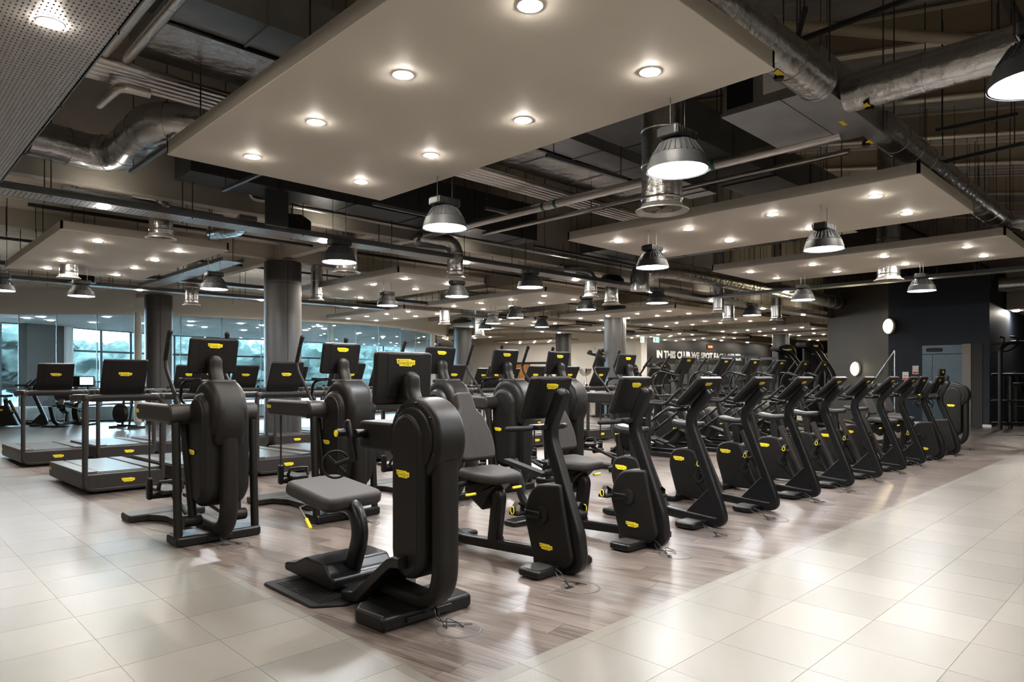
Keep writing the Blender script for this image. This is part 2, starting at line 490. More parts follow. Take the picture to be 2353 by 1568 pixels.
def make_badge():
    b = B()
    out = [(0, 0), (.78, 0), (.80, .13), (1.0, .15), (1.0, .78), (.86, .80), (.82, 1.0), (.18, .95), (.14, .68), (.05, .62)]
    H = 0.33
    b.prism([(x - .5, (0.5 - z) * H) for x, z in out], -0.012, 0.0, 'y')
    b.cur = 1
    y = -0.0145
    text_into(b, 'T', -.43, -.33, -.075, .155, y, 0.012)
    text_into(b, 'ECHNO', -.325, .03, -.075, .105, y, 0.012)
    text_into(b, 'G', .045, .165, -.10, .155, y, 0.012)
    text_into(b, 'Y', .175, .28, -.075, .105, y, 0.008); text_into(b, 'M', .295, .43, -.075, .105, y, 0.0)
    b.add([(-.47, y, .10), (.14, y, .10), (.14, y, .112), (-.47, y, .112)], [(0, 1, 2, 3)])
    b.add([(-.12, y, -.125), (.30, y, -.125), (.30, y, -.113), (-.12, y, -.113)], [(0, 1, 2, 3)])
    return mesh('badge', b, ['yellow', 'badge_black'], smooth=0)
BADGE = make_badge()
def badge(parent, loc, w=0.13, rot=(0, 0, 0)):
    o = put('badge', BADGE, parent, loc, rot, (w, w, w))
    o['label'] = 'yellow badge with black lettering'
    return o
LEFT = (0, 0, -R(90))      # badge facing -X

# ------------------------------------------------------------------ shared machine parts
def console(root, x, yt, zt, yb, zb, w, t=0.045, bw=0.135, bz=0.30, name='console'):
    h = math.hypot(yt - yb, zt - zb); rx = math.atan2(-(yt - yb), zt - zb)
    b = B()
    o = fillet([(-w / 2, -h / 2, 0), (w / 2, -h / 2, 0), (w / 2, h / 2, 0), (-w / 2, h / 2, 0)], 0.028, True)
    b.prism([(p.x, p.y) for p in o], -t / 2, t / 2, 'y', r=0.012)
    i = fillet([(-w * .31, -h * .36, 0), (w * .31, -h * .36, 0), (w * .31, h / 2 - .012, 0), (-w * .31, h / 2 - .012, 0)], 0.01, True)
    b.prism([(p.x, p.y) for p in i], -t / 2 - 0.0025, 0, 'y', r=0.002, n=1)
    c = obj(name, b, 'black_plastic', root, loc=(x, (yt + yb) / 2, (zt + zb) / 2), rot=(rx, 0, 0))
    sb = B(); sb.box(-w / 2 + .02, w / 2 - .02, t / 2, t / 2 + .002, -h / 2 + .02, h / 2 - .02)
    obj('screen', sb, 'screen', c)
    badge(c, (0, -t / 2 - 0.003, h * bz), bw)
    return c
def rbox(b, x0, x1, y0, y1, z0, z1, r=0.02, cr=0.03, axis='z'):
    if axis == 'z': b.prism([(p.x, p.y) for p in fillet([(x0, y0, 0), (x1, y0, 0), (x1, y1, 0), (x0, y1, 0)], cr, True)], z0, z1, 'z', r=r)
    elif axis == 'x': b.prism([(p.x, p.y) for p in fillet([(y0, z0, 0), (y1, z0, 0), (y1, z1, 0), (y0, z1, 0)], cr, True)], x0, x1, 'x', r=r)
    else: b.prism([(p.x, p.y) for p in fillet([(x0, z0, 0), (x1, z0, 0), (x1, z1, 0), (x0, z1, 0)], cr, True)], y0, y1, 'y', r=r)
    return b
def stadium(c, z0, z1, hw, n=10):
    return arc(c, z1 - hw, hw, 0, 180, n) + arc(c, z0 + hw, hw, 180, 360, n)

# ------------------------------------------------------------------ machine 1: arm ergometer
def make_arm_trainer():
    t = thing('arm_trainer', '', 'exercise machine')
    b = B(); b.prism([(p.x, p.y) for p in fillet([(-.335, 0, 0), (.35, 0, 0), (.36, .2, 0), (.30, .36, 0), (-.28, .36, 0), (-.36, .27, 0)], .03, True)], 0, .095, 'z', r=.028)
    obj('base', b, 'satin_black', t)
    b = B(); b.prism(arc(.025, 1.116, .255, 0, 360, 40)[:-1], -.105, .115, 'x', r=.035, n=4)
    b.prism(arc(.025, 1.116, .20, 0, 360, 30)[:-1], -.118, .128, 'x', r=.012, n=2)
    obj('flywheel_housing', b, 'black_plastic', t)
    b = B(); b.prism(stadium(.055, .27, 1.28, .158), -.135, .135, 'x', r=.03, n=4)
    h = obj('body_cover', b, 'black_plastic', t)
    for a in (20, 62, 100, 142, 200, 335):
        b = B(); b.cyl((-.1195, .025 + .226 * math.cos(R(a)), 1.116 + .226 * math.sin(R(a))), (-.106, .025 + .226 * math.cos(R(a)), 1.116 + .226 * math.sin(R(a))), .006, 10); obj('screw', b, 'lamp_black', t)
    b = B(); b.prism(stadium(.055, .29, 1.262, .12), -.139, .139, 'x', r=.01, n=1)
    obj('side_panel', b, 'black_plastic', h)
    b = B(); b.sweep(fillet([(0, -.158, 1.0), (0, -.158, .12), (0, .45, .13)], .25, n=10), .165, .095, n=20, sq=3.5)
    obj('column', b, 'black_plastic', t)
    b = B(); b.sweep(fillet([(0, .13, 1.30), (0, .19, 1.40), (0, .19, 1.48)], .06), .115, .10, n=18, sq=2.6, ends='round')
    obj('neck', b, 'black_plastic', t)
    console(t, 0, .265, 1.655, .285, 1.32, .43, bw=.145, bz=.30)
    badge(t, (-.141, .075, .905), .135, LEFT)
    b = B(); rbox(b, -.10, .11, .2, .64, 1.02, 1.205, .02, .04, 'x')
    obj('arm_boom', b, 'black_plastic', t)
    for sx, ph in ((-1, 1), (1, -1)):
        b = B(); b.cyl((sx * .1, .55, 1.12), (sx * .18, .55, 1.12), .032, 18)
        obj('crank_hub', b, 'satin_black', t)
        top, bot = (sx * .21, .60, 1.20), (sx * .21, .60 - .09 * ph, .96)
        b = B(); b.sweep([top, bot], .045, .03, up=(0, 1, 0), n=12, sq=4, ends='round')
        ca = obj('crank_arm', b, 'satin_black', t)
        b = B(); b.cyl((sx * .235, .60, 1.13), (sx * .29, .60, 1.13), .028, 18); kb = obj('adjustment_knob', b, 'satin_black', ca)
        b = B(); b.cyl((sx * .29, .60, 1.13), (sx * .296, .60, 1.13), .022, 18); obj('knob_cap', b, 'yellow', kb)['label'] = 'yellow knob cap'
        b = B(); cx, cy, cz, rr = sx * .26, .60 + .06 * ph, .92, .088
        b.sweep([(cx + rr * math.cos(a) * .88, cy - rr * math.cos(a) * .47, cz + rr * math.sin(a)) for a in [2 * PI * k / 28 for k in range(28)]], .016, .016, up=(0, 0, 1), n=8, closed=True)
        b.sweep([(cx - rr * .55, cy + .03, cz + rr * .66), (cx + rr * .55, cy - .03, cz - rr * .66)], .028, n=10, ends='round')
        b.cyl((cx, cy, cz), (sx * .21, .56, .96), .016, 10)
        obj('hand_wheel', b, 'rubber', t)
    b = B()
    b.sweep(fillet([(0, .68, .045), (0, .54, .06), (0, .13, .37), (0, .03, .38)], .05, n=4), .42, .075, n=20, sq=7)
    obj('foot_deflector', b, 'satin_black', t)
    b = B(); rbox(b, -.13, .17, .45, 1.3, .02, .07, .01, .02)
    obj('seat_rail', b, 'satin_black', t)
    b = B(); b.prism([(p.x, p.y) for p in fillet([(-.42, .70, 0), (-.24, .58, 0), (.30, .58, 0), (.42, .70, 0), (.42, 1.40, 0), (-.42, 1.40, 0)], .03, True)], 0, .018, 'z', r=.006, n=1)
    for k in range(18): b.box(-.36, .36, .70 + k * .035, .712 + k * .035, .018, .022)
    obj('ribbed_mat', b, 'rubber', t)
    b = B(); b.prism([(p.x, p.y) for p in fillet([(.80, .04, 0), (1.52, .04, 0), (1.52, .10, 0), (1.36, .13, 0), (1.20, .20, 0), (.92, .20, 0), (.86, .13, 0), (.80, .12, 0)], .025, True)], -.20, .32, 'x', r=.015)
    obj('seat_carriage', b, 'satin_black', t)
    b = B(); b.sweep(fillet([(.02, .90, .17), (.02, .80, .40), (.02, .88, .58), (.0, 1.12, .585)], .12, n=6), .105, .13, n=18, sq=2.4)
    obj('seat_post', b, 'satin_black', t)
    s = B()
    o = fillet([(-.27, -.26, 0), (.27, -.26, 0), (.25, .28, 0), (-.25, .28, 0)], .09, True, 7)
    s.prism([(p.x, p.y) for p in o], -.05, .05, 'z', r=.036, n=4)
    st = obj('seat', s, 'upholstery', t, loc=(0, 1.14, .645), rot=(R(10), 0, R(10)))
    b = B(); b.box(-.17, .17, -.17, .17, -.075, -.045); obj('seat_pan', b, 'satin_black', st)
    b = B(); b.cyl((-.22, 1.12, .60), (-.30, 1.08, .585), .006, 8); b.cyl((-.30, 1.08, .585), (-.31, .96, .52), .006, 8)
    lv = obj('seat_lever', b, 'steel', t)
    b = B(); b.sweep([(-.31, .96, .52), (-.315, .90, .475)], .026, n=10, ends='round'); obj('lever_grip', b, 'yellow', lv)['label'] = 'yellow lever grip'
    b = B(); rbox(b, .05, .17, -.015, 0, .03, .07, .003, .004, 'y'); rbox(b, -.17, -.02, -.014, 0, .025, .06, .003, .004, 'y'); obj('socket_plate', b, 'lamp_black', t)
    return t

# ------------------------------------------------------------------ machine 2: suspended-pedal cross trainer
def make_cross_trainer():
    t = thing('cross_trainer', '', 'exercise machine')
    b = B(); b.prism([(p.x, p.y) for p in fillet([(-.38, 0, 0), (.375, 0, 0), (.38, .22, 0), (.2, .33, 0), (-.2, .33, 0), (-.385, .28, 0)], .03, True)], 0, .09, 'z', r=.026)
    obj('front_base', b, 'satin_black', t)
    b = B(); rbox(b, -.38, .38, 1.40, 1.72, 0, .075, .02, .04)
    b.prism([(p.x, p.y) for p in fillet([(-.10, .2, 0), (.10, .2, 0), (.10, 1.2, 0), (.22, 1.42, 0), (-.22, 1.42, 0), (-.10, 1.2, 0)], .04, True)], .01, .07, 'z', r=.01)
    obj('rear_base', b, 'anthracite', t)
    b = B(); b.prism(arc(.03, 1.18, .285, 0, 360, 40)[:-1], -.155, .155, 'x', r=.07, n=5)
    obj('flywheel_housing', b, 'black_plastic', t)
    b = B(); b.prism(arc(.05, 1.15, .205, 0, 180, 16) + arc(.05, .52, .19, 180, 360, 14), -.205, .205, 'x', r=.07, n=5)
    h = obj('body_cover', b, 'black_plastic', t)
    b = B(); b.prism(arc(.05, 1.14, .165, 0, 180, 14) + arc(.05, .54, .155, 180, 360, 14), -.212, .212, 'x', r=.014, n=2); obj('side_panel', b, 'black_plastic', h)
    b = B(); b.sweep([(0, -.16, 1.30), (0, -.205, 1.18), (0, -.205, 1.02), (0, -.16, .93)], .25, .12, n=20, sq=3.0, ends='round')
    obj('front_cover', b, 'black_plastic', t)
    b = B(); b.sweep(fillet([(0, -.17, 1.0), (0, -.17, .10), (0, .45, .115)], .27, n=10), .14, .14, n=20, sq=3.2)
    obj('column', b, 'black_plastic', t)
    b = B(); b.prism([(p.x, p.y) for p in fillet([(-.13, -.08, 0), (.13, -.08, 0), (.11, .24, 0), (-.11, .24, 0)], .08, True)], 1.42, 1.468, 'z', r=.018)
    obj('top_cap', b, 'anthracite', t)
    b = B(); b.sweep(fillet([(0, .10, 1.45), (0, .15, 1.56), (0, .15, 1.64)], .06), .125, .11, n=18, sq=2.5, ends='round')
    obj('neck', b, 'black_plastic', t)
    console(t, .01, .18, 1.852, .26, 1.53, .44, bw=.135, bz=.30)
    b = B(); rbox(b, -.24, -.08, .27, .40, 1.455, 1.485, .006, .02); obj('cup_tray', b, 'satin_black', t)
    badge(t, (-.222, .10, .82), .13, LEFT)
    for sx in (-1, 1):
        b = B(); b.lathe([(.092, 0), (.092, .19)], ((.195 if sx > 0 else -.385), .20, 1.158), 'x', 24)
        obj('arm_hub', b, 'anthracite', t)
        b = B(); rbox(b, min(sx * .40, sx * .29), max(sx * .40, sx * .29), .12, 1.12, 1.075, 1.245, .03, .07, 'x')
        ar = obj('arm_beam', b, 'anthracite', t)
        if sx < 0: badge(ar, (sx * .40 - .003, 1.05, 1.165), .11, LEFT)
        b = B(); b.cyl((sx * .345, .08, .08), (sx * .345, .14, 1.09), .036, 16)
        obj('front_strut', b, 'black_plastic', t)
        b = B(); b.cyl((sx * .22, .30, 1.09), (sx * .20, .14, .24), .038, 16)
        obj('swing_arm', b, 'black_plastic', t)
        b = B(); b.lathe([(.052, 0), (.055, .008), (.055, .14), (.05, .15)], (min(sx * .28, sx * .13), .14, .20), 'x', 18); obj('pivot_cylinder', b, 'black_plastic', t)
        b = B()
        b.sweep(fillet([(sx * .26, .28, 1.16), (sx * .27, .42, 1.36), (sx * .27, .62, 1.55), (sx * .27, .66, 1.66), (sx * .27, .56, 1.86)], .09, n=5), .034, n=12)
        hd = obj('handlebar', b, 'black_plastic', t)
        b = B(); b.sweep([(sx * .27, .65, 1.66), (sx * .27, .555, 1.87), (sx * .265, .535, 1.92)], .042, n=12, ends='round', scale=[1, 1, 1.2]); obj('hand_grip', b, 'rubber', hd)
        b = B(); b.box(sx * .27 - .010, sx * .27 + .010, -.003, .003, -.11, .11, Matrix.Translation((0, .601, 1.74)) @ Matrix.Rotation(R(26.5), 4, 'X')); obj('pulse_sensor', b, 'grip_metal', hd)
        b = B(); b.sweep(fillet([(sx * .10, .36, 1.47), (sx * .20, .42, 1.44), (sx * .20, .46, 1.28), (sx * .14, .40, 1.20)], .05), .028, n=10); obj('fixed_handle', b, 'satin_black', t)
        dz = 0.0 if sx < 0 else -.12
        dy = 0.0 if sx < 0 else .12
        b = B(); b.box(sx * .345 - .006, sx * .345 + .006, .865 + dy, .885 + dy, .50 + dz, 1.08)
        obj('pedal_rod', b, 'anthracite', t)
        b = B(); b.sweep([(sx * .345, .875 + dy, .50 + dz), (sx * .345, .875 + dy, .33 + dz)], .075, .05, up=(0, 1, 0), n=14, sq=4, ends='round'); obj('pedal_hanger', b, 'satin_black', t)
        b = B(); b.cyl((sx * .34, .875 + dy, .345 + dz), (sx * .15, .86 + dy, .345 + dz), .035, 14); obj('pedal_axle', b, 'satin_black', t)
        b = B(); rbox(b, min(sx * .08, sx * .27), max(sx * .08, sx * .27), .72 + dy, 1.16 + dy, .36 + dz, .40 + dz, .01, .05)
        b.sweep([(sx * .08, .76 + dy, .40 + dz), (sx * .08, .80 + dy, .48 + dz), (sx * .175, .74 + dy, .49 + dz), (sx * .27, .80 + dy, .48 + dz), (sx * .27, .86 + dy, .40 + dz)], .03, .04, n=10, sq=3)
        obj('pedal', b, 'anthracite', t)
        b = B(); b.sweep([(sx * .17, .80 + dy, .36 + dz), (sx * .17, .2, .16)], .05, n=12); obj('link_arm', b, 'satin_black', t)
    b = B(); rbox(b, -.12, .10, -.012, 0, .025, .06, .003, .004, 'y'); obj('socket_plate', b, 'lamp_black', t)
    return t

# ------------------------------------------------------------------ machine 3: recumbent bike
def make_recumbent():
    t = thing('recumbent_bike', '', 'exercise bike')
    b = B(); rbox(b, -.33, .33, .05, .27, .01, .07, .02, .05); obj('front_foot', b, 'satin_black', t)
    b = B(); rbox(b, -.30, -.12, .07, .25, .07, .073, .001, .04); obj('foot_pad', b, 'foot_top', t)
    o = fillet([(-.07, .12, 0), (.02, .04, 0), (.30, .04, 0), (.33, .06, 0), (.44, .42, 0), (.38, .58, 0), (.30, .66, 0), (.06, .685, 0), (.02, .5, 0)], [.05, .05, .02, .02, .06, .1, .06, .03, .02], True)
    b = B(); b.prism([(p.x, p.y) for p in o], -.085, .085, 'x', r=.022, n=3); h = obj('body_cover', b, 'black_plastic', t)
    b = B(); b.lathe([(.068, 0), (.068, .012), (.055, .016)], (-.098, .24, .43), 'x', 24); obj('crank_ring', b, 'rubber', h)
    badge(t, (-.0875, .19, .19), .135, LEFT)
    path = fillet([(0, .34, .06), (0, -.09, .05), (0, -.06, .30), (0, .24, 1.07), (0, .10, 1.36)], [0, .12, .05, .12, 0], n=7)
    b = B(); b.sweep(path, .096, .10, n=24, sq=4.4, ends='round'); obj('column', b, 'satin_black', t)
    console(t, .01, .21, 1.495, .34, 1.17, .455, bw=.135, bz=.30)
    b = B(); rbox(b, -.16, .16, .20, .32, 1.085, 1.125, .01, .03); obj('handle_bracket', b, 'satin_black', t)
    for sx in (-1, 1):
        b = B(); b.sweep([(sx * .13, .27, 1.105), (sx * .20, .27, 1.10), (sx * .33, .36, 1.095)], .042, n=12, ends='round'); obj('hand_grip', b, 'rubber', t)
    # low frame
    b = B(); b.sweep(fillet([(0, .36, .11), (0, 1.30, .06), (0, 1.60, .16), (0, 1.78, .62)], [0, .1, .28, 0], n=6), .10, .09, n=16, sq=3.2); obj('low_frame', b, 'satin_black', t)
    b = B(); b.sweep(fillet([(0, .80, .10), (0, .86, .10), (0, .80, .52), (0, 1.30, .60)], .06), .10, .12, n=16, sq=3.6); obj('seat_support', b, 'satin_black', t)
    b = B(); rbox(b, -.33, .33, 1.42, 1.60, 0, .055, .02, .05); obj('rear_foot', b, 'satin_black', t)
    b = B(); b.prism([(p.x, p.y) for p in fillet([(.72, .62, 0), (1.15, .62, 0), (1.12, .47, 0), (.92, .36, 0), (.86, .50, 0)], .03, True)], -.09, .09, 'x', r=.02); obj('seat_carriage', b, 'satin_black', t)
    s = B(); s.prism([(p.x, p.y) for p in fillet([(-.15, -.24, 0), (.15, -.24, 0), (.23, -.02, 0), (.21, .22, 0), (-.21, .22, 0), (-.23, -.02, 0)], .08, True, 6)], -.04, .04, 'z', r=.032, n=4)
    obj('seat', s, 'upholstery', t, loc=(0, .90, .665), rot=(R(4), 0, 0))
    s = B(); s.prism([(p.x, p.y) for p in fillet([(-.20, -.31, 0), (.20, -.31, 0), (.225, -.12, 0), (.16, .10, 0), (.10, .14, 0), (.09, .31, 0), (-.09, .31, 0), (-.10, .14, 0), (-.16, .10, 0), (-.225, -.12, 0)], [.06, .06, .1, .04, .04, .04, .04, .04, .04, .1], True, 5)], -.035, .035, 'y', r=.025, n=3)
    bk = obj('backrest', s, 'upholstery', t, loc=(0, 1.18, 1.06), rot=(-R(20), 0, 0))
    s = B(); s.sweep([(0, -.033, -.24), (0, -.034, .0), (0, -.033, .18)], .030, .008, n=8, ends='round'); obj('backrest_crease', s, 'upholstery', bk)
    b = B(); b.sweep([(0, 1.20, .62), (0, 1.14, .80)], .16, .03, n=12, sq=5); obj('backrest_bracket', b, 'steel', t)
    for sx in (-1, 1):
        b = B(); b.sweep([(sx * .12, 1.0, .60), (sx * .34, .98, .60)], .045, n=12, ends='round'); hh = obj('side_handle', b, 'rubber', t)
        b = B(); b.sweep([(sx * .22, .86, .53), (sx * .31, .86, .53)], .024, n=10, ends='round'); obj('seat_lever', b, 'yellow', t)['label'] = 'yellow seat lever'
    b = B(); b.box(-.045, .045, -.27, .27, -.02, .02, Matrix.Translation((-.27, 1.33, .60)) @ Matrix.Rotation(R(10), 4, 'X')); obj('guide_rail', b, 'rubber', t)
    for sx, a in ((-1, 0), (1, 180)):
        cy, cz = .24 + .17 * math.cos(R(a)), .43 + .17 * math.sin(R(a))
        b = B(); b.sweep([(sx * .115, .24, .43), (sx * .115, cy, cz)], .05, .02, up=(0, 0, 1), n=12, sq=4, ends='round'); obj('crank', b, 'satin_black', t)
        pedal(t, sx * .17, cy, cz)
    b = B(); rbox(b, .03, .09, -.10, -.07, .10, .15, .004, .004, 'y'); obj('socket_plate', b, 'lamp_black', t)
    return t
def pedal(t, x, y, z):
    b = B(); rbox(b, x - .05, x + .05, y - .05, y + .06, z - .014, z + .014, .008, .02); p = obj('pedal', b, 'rubber', t)
    b = B(); b.sweep([(x - .045, y, z + .01), (x - .052, y, z + .05), (x, y + .01, z + .085), (x + .052, y, z + .05), (x + .045, y, z + .01)], .05, .006, up=(0, 1, 0), n=8, sq=4); obj('pedal_strap', b, 'rubber', p)
    sx = -1 if x < 0 else 1
    xx = x + sx * .062
    b = B(); b.sweep([(xx, y + .018 * math.cos(a), z + .03 + .03 * math.sin(a)) for a in [2 * PI * k / 14 for k in range(14)]], .010, .008, up=(1, 0, 0), n=6, closed=True)
    obj('strap_ring', b, 'yellow', p)['label'] = 'yellow strap ring'

# ------------------------------------------------------------------ machine 4: upright bike
def make_bike():
    t = thing('exercise_bike', '', 'exercise bike')
    b = B(); rbox(b, -.31, .31, .10, .33, .01, .07, .02, .05); obj('front_foot', b, 'satin_black', t)
    b = B(); rbox(b, -.285, -.11, .125, .305, .07, .073, .001, .04); obj('foot_pad', b, 'foot_top', t)
    b = B(); rbox(b, -.30, .30, 1.06, 1.24, .01, .07, .02, .05); obj('rear_foot', b, 'satin_black', t)
    path = fillet([(0, .60, .095), (0, -.05, .055), (0, .01, .24), (0, .345, 1.08), (0, .12, 1.33)], [0, .14, .06, .14, 0], n=8)
    b = B(); b.sweep(path, .092, .10, n=24, sq=4.4, ends='round'); obj('column', b, 'satin_black', t)
    b = B(); b.prism([(p.x, p.y) for p in fillet([(.02, .10, 0), (.42, .06, 0), (.36, .12, 0), (.09, .40, 0)], .01, True)], -.034, .034, 'x', r=.008); obj('gusset', b, 'satin_black', t)
    b = B(); b.sweep(fillet([(0, .35, .075), (0, .60, .075), (0, .93, .78)], .10, n=6), .092, .075, n=16, sq=3.4); obj('seat_tube', b, 'anthracite', t)
    o = fillet([(.66, .03, 0), (1.16, .03, 0), (1.28, .42, 0), (1.24, .59, 0), (1.10, .635, 0), (.93, .625, 0)], [.03, .04, .12, .12, .06, .06], True)
    b = B(); b.prism([(p.x, p.y) for p in o], -.085, .085, 'x', r=.022, n=3); h = obj('body_cover', b, 'black_plastic', t)
    b = B(); b.lathe([(.07, 0), (.07, .012), (.056, .016)], (-.098, .86, .30), 'x', 24); obj('crank_ring', b, 'rubber', h)
    badge(t, (-.0875, 1.13, .50), .15, LEFT)
    b = B(); b.sweep([(0, .99, .60), (0, 1.02, .83)], .085, .11, n=14, sq=3.5); obj('saddle_post', b, 'black_plastic', t)
    b = B(); b.lathe([(.05, 0), (.05, .03)], (0, 1.02, .835), 'z', 16)
    s = B(); s.prism([(p.x, p.y) for p in fillet([(-.035, -.20, 0), (.035, -.20, 0), (.06, -.02, 0), (.12, .12, 0), (.10, .20, 0), (-.10, .20, 0), (-.12, .12, 0), (-.06, -.02, 0)], .035, True, 5)], -.035, .035, 'z', r=.03, n=4)
    s.v = [(x, y, z + .55 * y * y + (.10 * y if y > 0 else 0) - .6 * x * x) for x, y, z in s.v]
    sd = obj('saddle', s, 'saddle_vinyl', t, loc=(0, 1.03, .905), rot=(0, 0, 0))
    obj('saddle_clamp', b, 'satin_black', t)
    b = B(); b.sweep([(-.03, 1.20, .862), (-.09, 1.20, .860)], .016, n=8, ends='round'); obj('saddle_lever', b, 'yellow', t)['label'] = 'yellow saddle lever'
    console(t, .0, .09, 1.487, .36, 1.215, .44, bw=.125, bz=.32)
    b = B(); rbox(b, -.17, .17, .38, .50, 1.14, 1.18, .01, .03); obj('bottle_tray', b, 'lamp_black', t)
    for sx in (-1, 1):
        b = B(); b.sweep(fillet([(sx * .05, .38, 1.18), (sx * .17, .58, 1.24), (sx * .24, .70, 1.235), (sx * .275, .66, 1.225), (sx * .27, .45, 1.215), (sx * .25, .29, 1.37)], .05, n=5), .034, n=12, ends='round'); obj('handlebar', b, 'rubber', t)
    for sx, a in ((-1, 118), (1, 298)):
        cy, cz = .86 + .17 * math.cos(R(a)), .30 + .17 * math.sin(R(a))
        b = B(); b.sweep([(sx * .115, .86, .30), (sx * .115, cy, cz)], .05, .02, up=(0, 0, 1), n=12, sq=4, ends='round'); obj('crank', b, 'satin_black', t)
        pedal(t, sx * .17, cy, cz)
    b = B(); rbox(b, .03, .09, -.035, .0, .06, .10, .004, .004, 'y'); obj('socket_plate', b, 'lamp_black', t)
    return t

# ------------------------------------------------------------------ machine 5: elliptical with rear wheel
def make_elliptical():
    t = thing('elliptical_trainer', '', 'exercise machine')
    b = B(); rbox(b, -.35, .35, -.02, .16, .0, .07, .02, .04); rbox(b, -.35, .35, 1.55, 1.75, 0, .07, .02, .04); obj('base_bars', b, 'satin_black', t)
    b = B()
    for sx in (-1, 1): b.sweep([(sx * .28, .10, .10), (sx * .28, 1.65, .10)], .05, .09, n=12, sq=4)
    obj('base_frame', b, 'satin_black', t)
    b = B(); b.sweep(fillet([(0, .02, .08), (0, .38, 1.18), (0, .27, 1.66)], .12, n=6), .10, .10, n=18, sq=2.8, ends='round'); obj('mast', b, 'black_plastic', t)
    for sx in (-1, 1):
        b = B(); b.cyl((sx * .27, .36, .96), (sx * .33, 1.62, .08), .024, 12); obj('side_strut', b, 'satin_black', t)
        b = B(); b.prism(arc(1.35, .47, .33, 0, 360, 36)[:-1], sx * .20 - .05, sx * .20 + .05, 'x', r=.03, n=3); w = obj('wheel_cover', b, 'anthracite', t)
        b = B(); b.prism(arc(1.35, .47, .27, 0, 360, 30)[:-1], sx * .20 - .055, sx * .20 + .055, 'x', r=.006, n=1); obj('wheel_disc', b, 'black_plastic', w)
        z0 = .52 if sx < 0 else .44
        b = B(); b.sweep([(sx * .19, 1.55, z0 + .04), (sx * .19, .55, z0 - .26)], .05, .04, n=12, sq=4); obj('pedal_arm', b, 'black_plastic', t)
        b = B(); rbox(b, sx * .19 - .08, sx * .19 + .08, -.24, .24, 0, .03, .008, .05)
        for k in range(9): b.box(sx * .19 - .06, sx * .19 + .06, -.19 + k * .04, -.175 + k * .04, .03, .036)
        o = obj('pedal', b, 'anthracite', t, loc=(0, .95, z0 - .12), rot=(R(16), 0, 0))
        b = B(); b.sweep(fillet([(sx * .24, .60, .60), (sx * .27, .95, 1.12), (sx * .29, 1.12, 1.36), (sx * .29, .78, 1.80)], .12, n=6), .036, n=12, ends='round'); hd = obj('moving_handle', b, 'black_plastic', t)
        b = B(); b.sweep([(sx * .29, .90, 1.655), (sx * .29, .74, 1.855)], .045, n=12, ends='round'); obj('hand_grip', b, 'rubber', hd)
        b = B(); b.sweep(fillet([(sx * .04, .34, 1.50), (sx * .18, .62, 1.60), (sx * .22, .78, 1.50), (sx * .22, .84, 1.22), (sx * .18, .70, 1.14), (sx * .04, .38, 1.16)], .09, n=5), .034, n=12); obj('fixed_handle', b, 'satin_black', t)
    b = B(); b.cyl((-.29, .42, 1.02), (.29, .42, 1.02), .04, 14); obj('pivot_tube', b, 'black_plastic', t)
    b = B(); rbox(b, -.15, .15, .36, .48, 1.40, 1.44, .01, .03); obj('bottle_tray', b, 'lamp_black', t)
    console(t, 0, .14, 1.845, .32, 1.55, .42, bw=.125, bz=.32)
    return t

# ------------------------------------------------------------------ machine 6: treadmill
def make_treadmill():
    t = thing('treadmill', '', 'treadmill')
    b = B(); b.prism([(p.x, p.y) for p in fillet([(.03, .07, 0), (1.98, .045, 0), (2.0, .24, 0), (.03, .265, 0)], [.01, .05, .06, .01], True)], -.475, .475, 'x', r=.012)
    obj('deck', b, 'anthracite', t)
    for sx in (-1, 1):
        b = B(); b.prism([(.05, .255), (1.98, .23), (1.98, .25), (.05, .285)], min(sx * .47, sx * .30), max(sx * .47, sx * .30), 'x', r=.004, n=1); obj('side_rail', b, 'deck_grey', t)
        b = B(); b.box(sx * .33 - .05, sx * .33 + .05, .15, .50, 0, .08); b.box(sx * .33 - .05, sx * .33 + .05, 1.5, 1.7, 0, .06); obj('foot', b, 'rubber', t)
    b = B(); b.prism([(.10, .26), (1.99, .236), (2.0, .20), (2.0, .245), (.10, .272)], -.27, .27, 'x'); obj('belt', b, 'belt', t)
    b = B(); rbox(b, -.43, .43, -.035, .03, .075, .255, .012, .02, 'y'); fp = obj('front_panel', b, 'anthracite', t)
    badge(fp, (.03, -.038, .155), .155)
    badge(t, (-.478, 1.88, .165), .13, LEFT)
    ring = fillet([(-.45, 0, .06), (.45, 0, .06), (.45, 0, 1.235), (-.45, 0, 1.235)], .11, True, 7)
    b = B(); b.sweep(ring, .075, .062, up=(0, 1, 0), n=14, sq=3.0, closed=True); obj('frame_hoop', b, 'anthracite', t)
    b = B(); rbox(b, -.40, .40, -.02, .10, 1.175, 1.26, .02, .03, 'y'); obj('cross_bar', b, 'black_plastic', t)
    for sx in (-1, 1):
        b = B(); b.sweep([(sx * .445, .0, 1.225), (sx * .445, .55, 1.215), (sx * .445, .66, 1.20)], .075, .10, n=14, sq=3.0, ends='round'); obj('arm_rest', b, 'anthracite', t)
        b = B(); b.cyl((sx * .33, .14, 1.24), (sx * .33, .14, 1.315), .030, 14); obj('speed_knob', b, 'rubber', t)
    console(t, .0, -.085, 1.715, .13, 1.27, .52, t=.04, bw=.16, bz=.10)
    return t

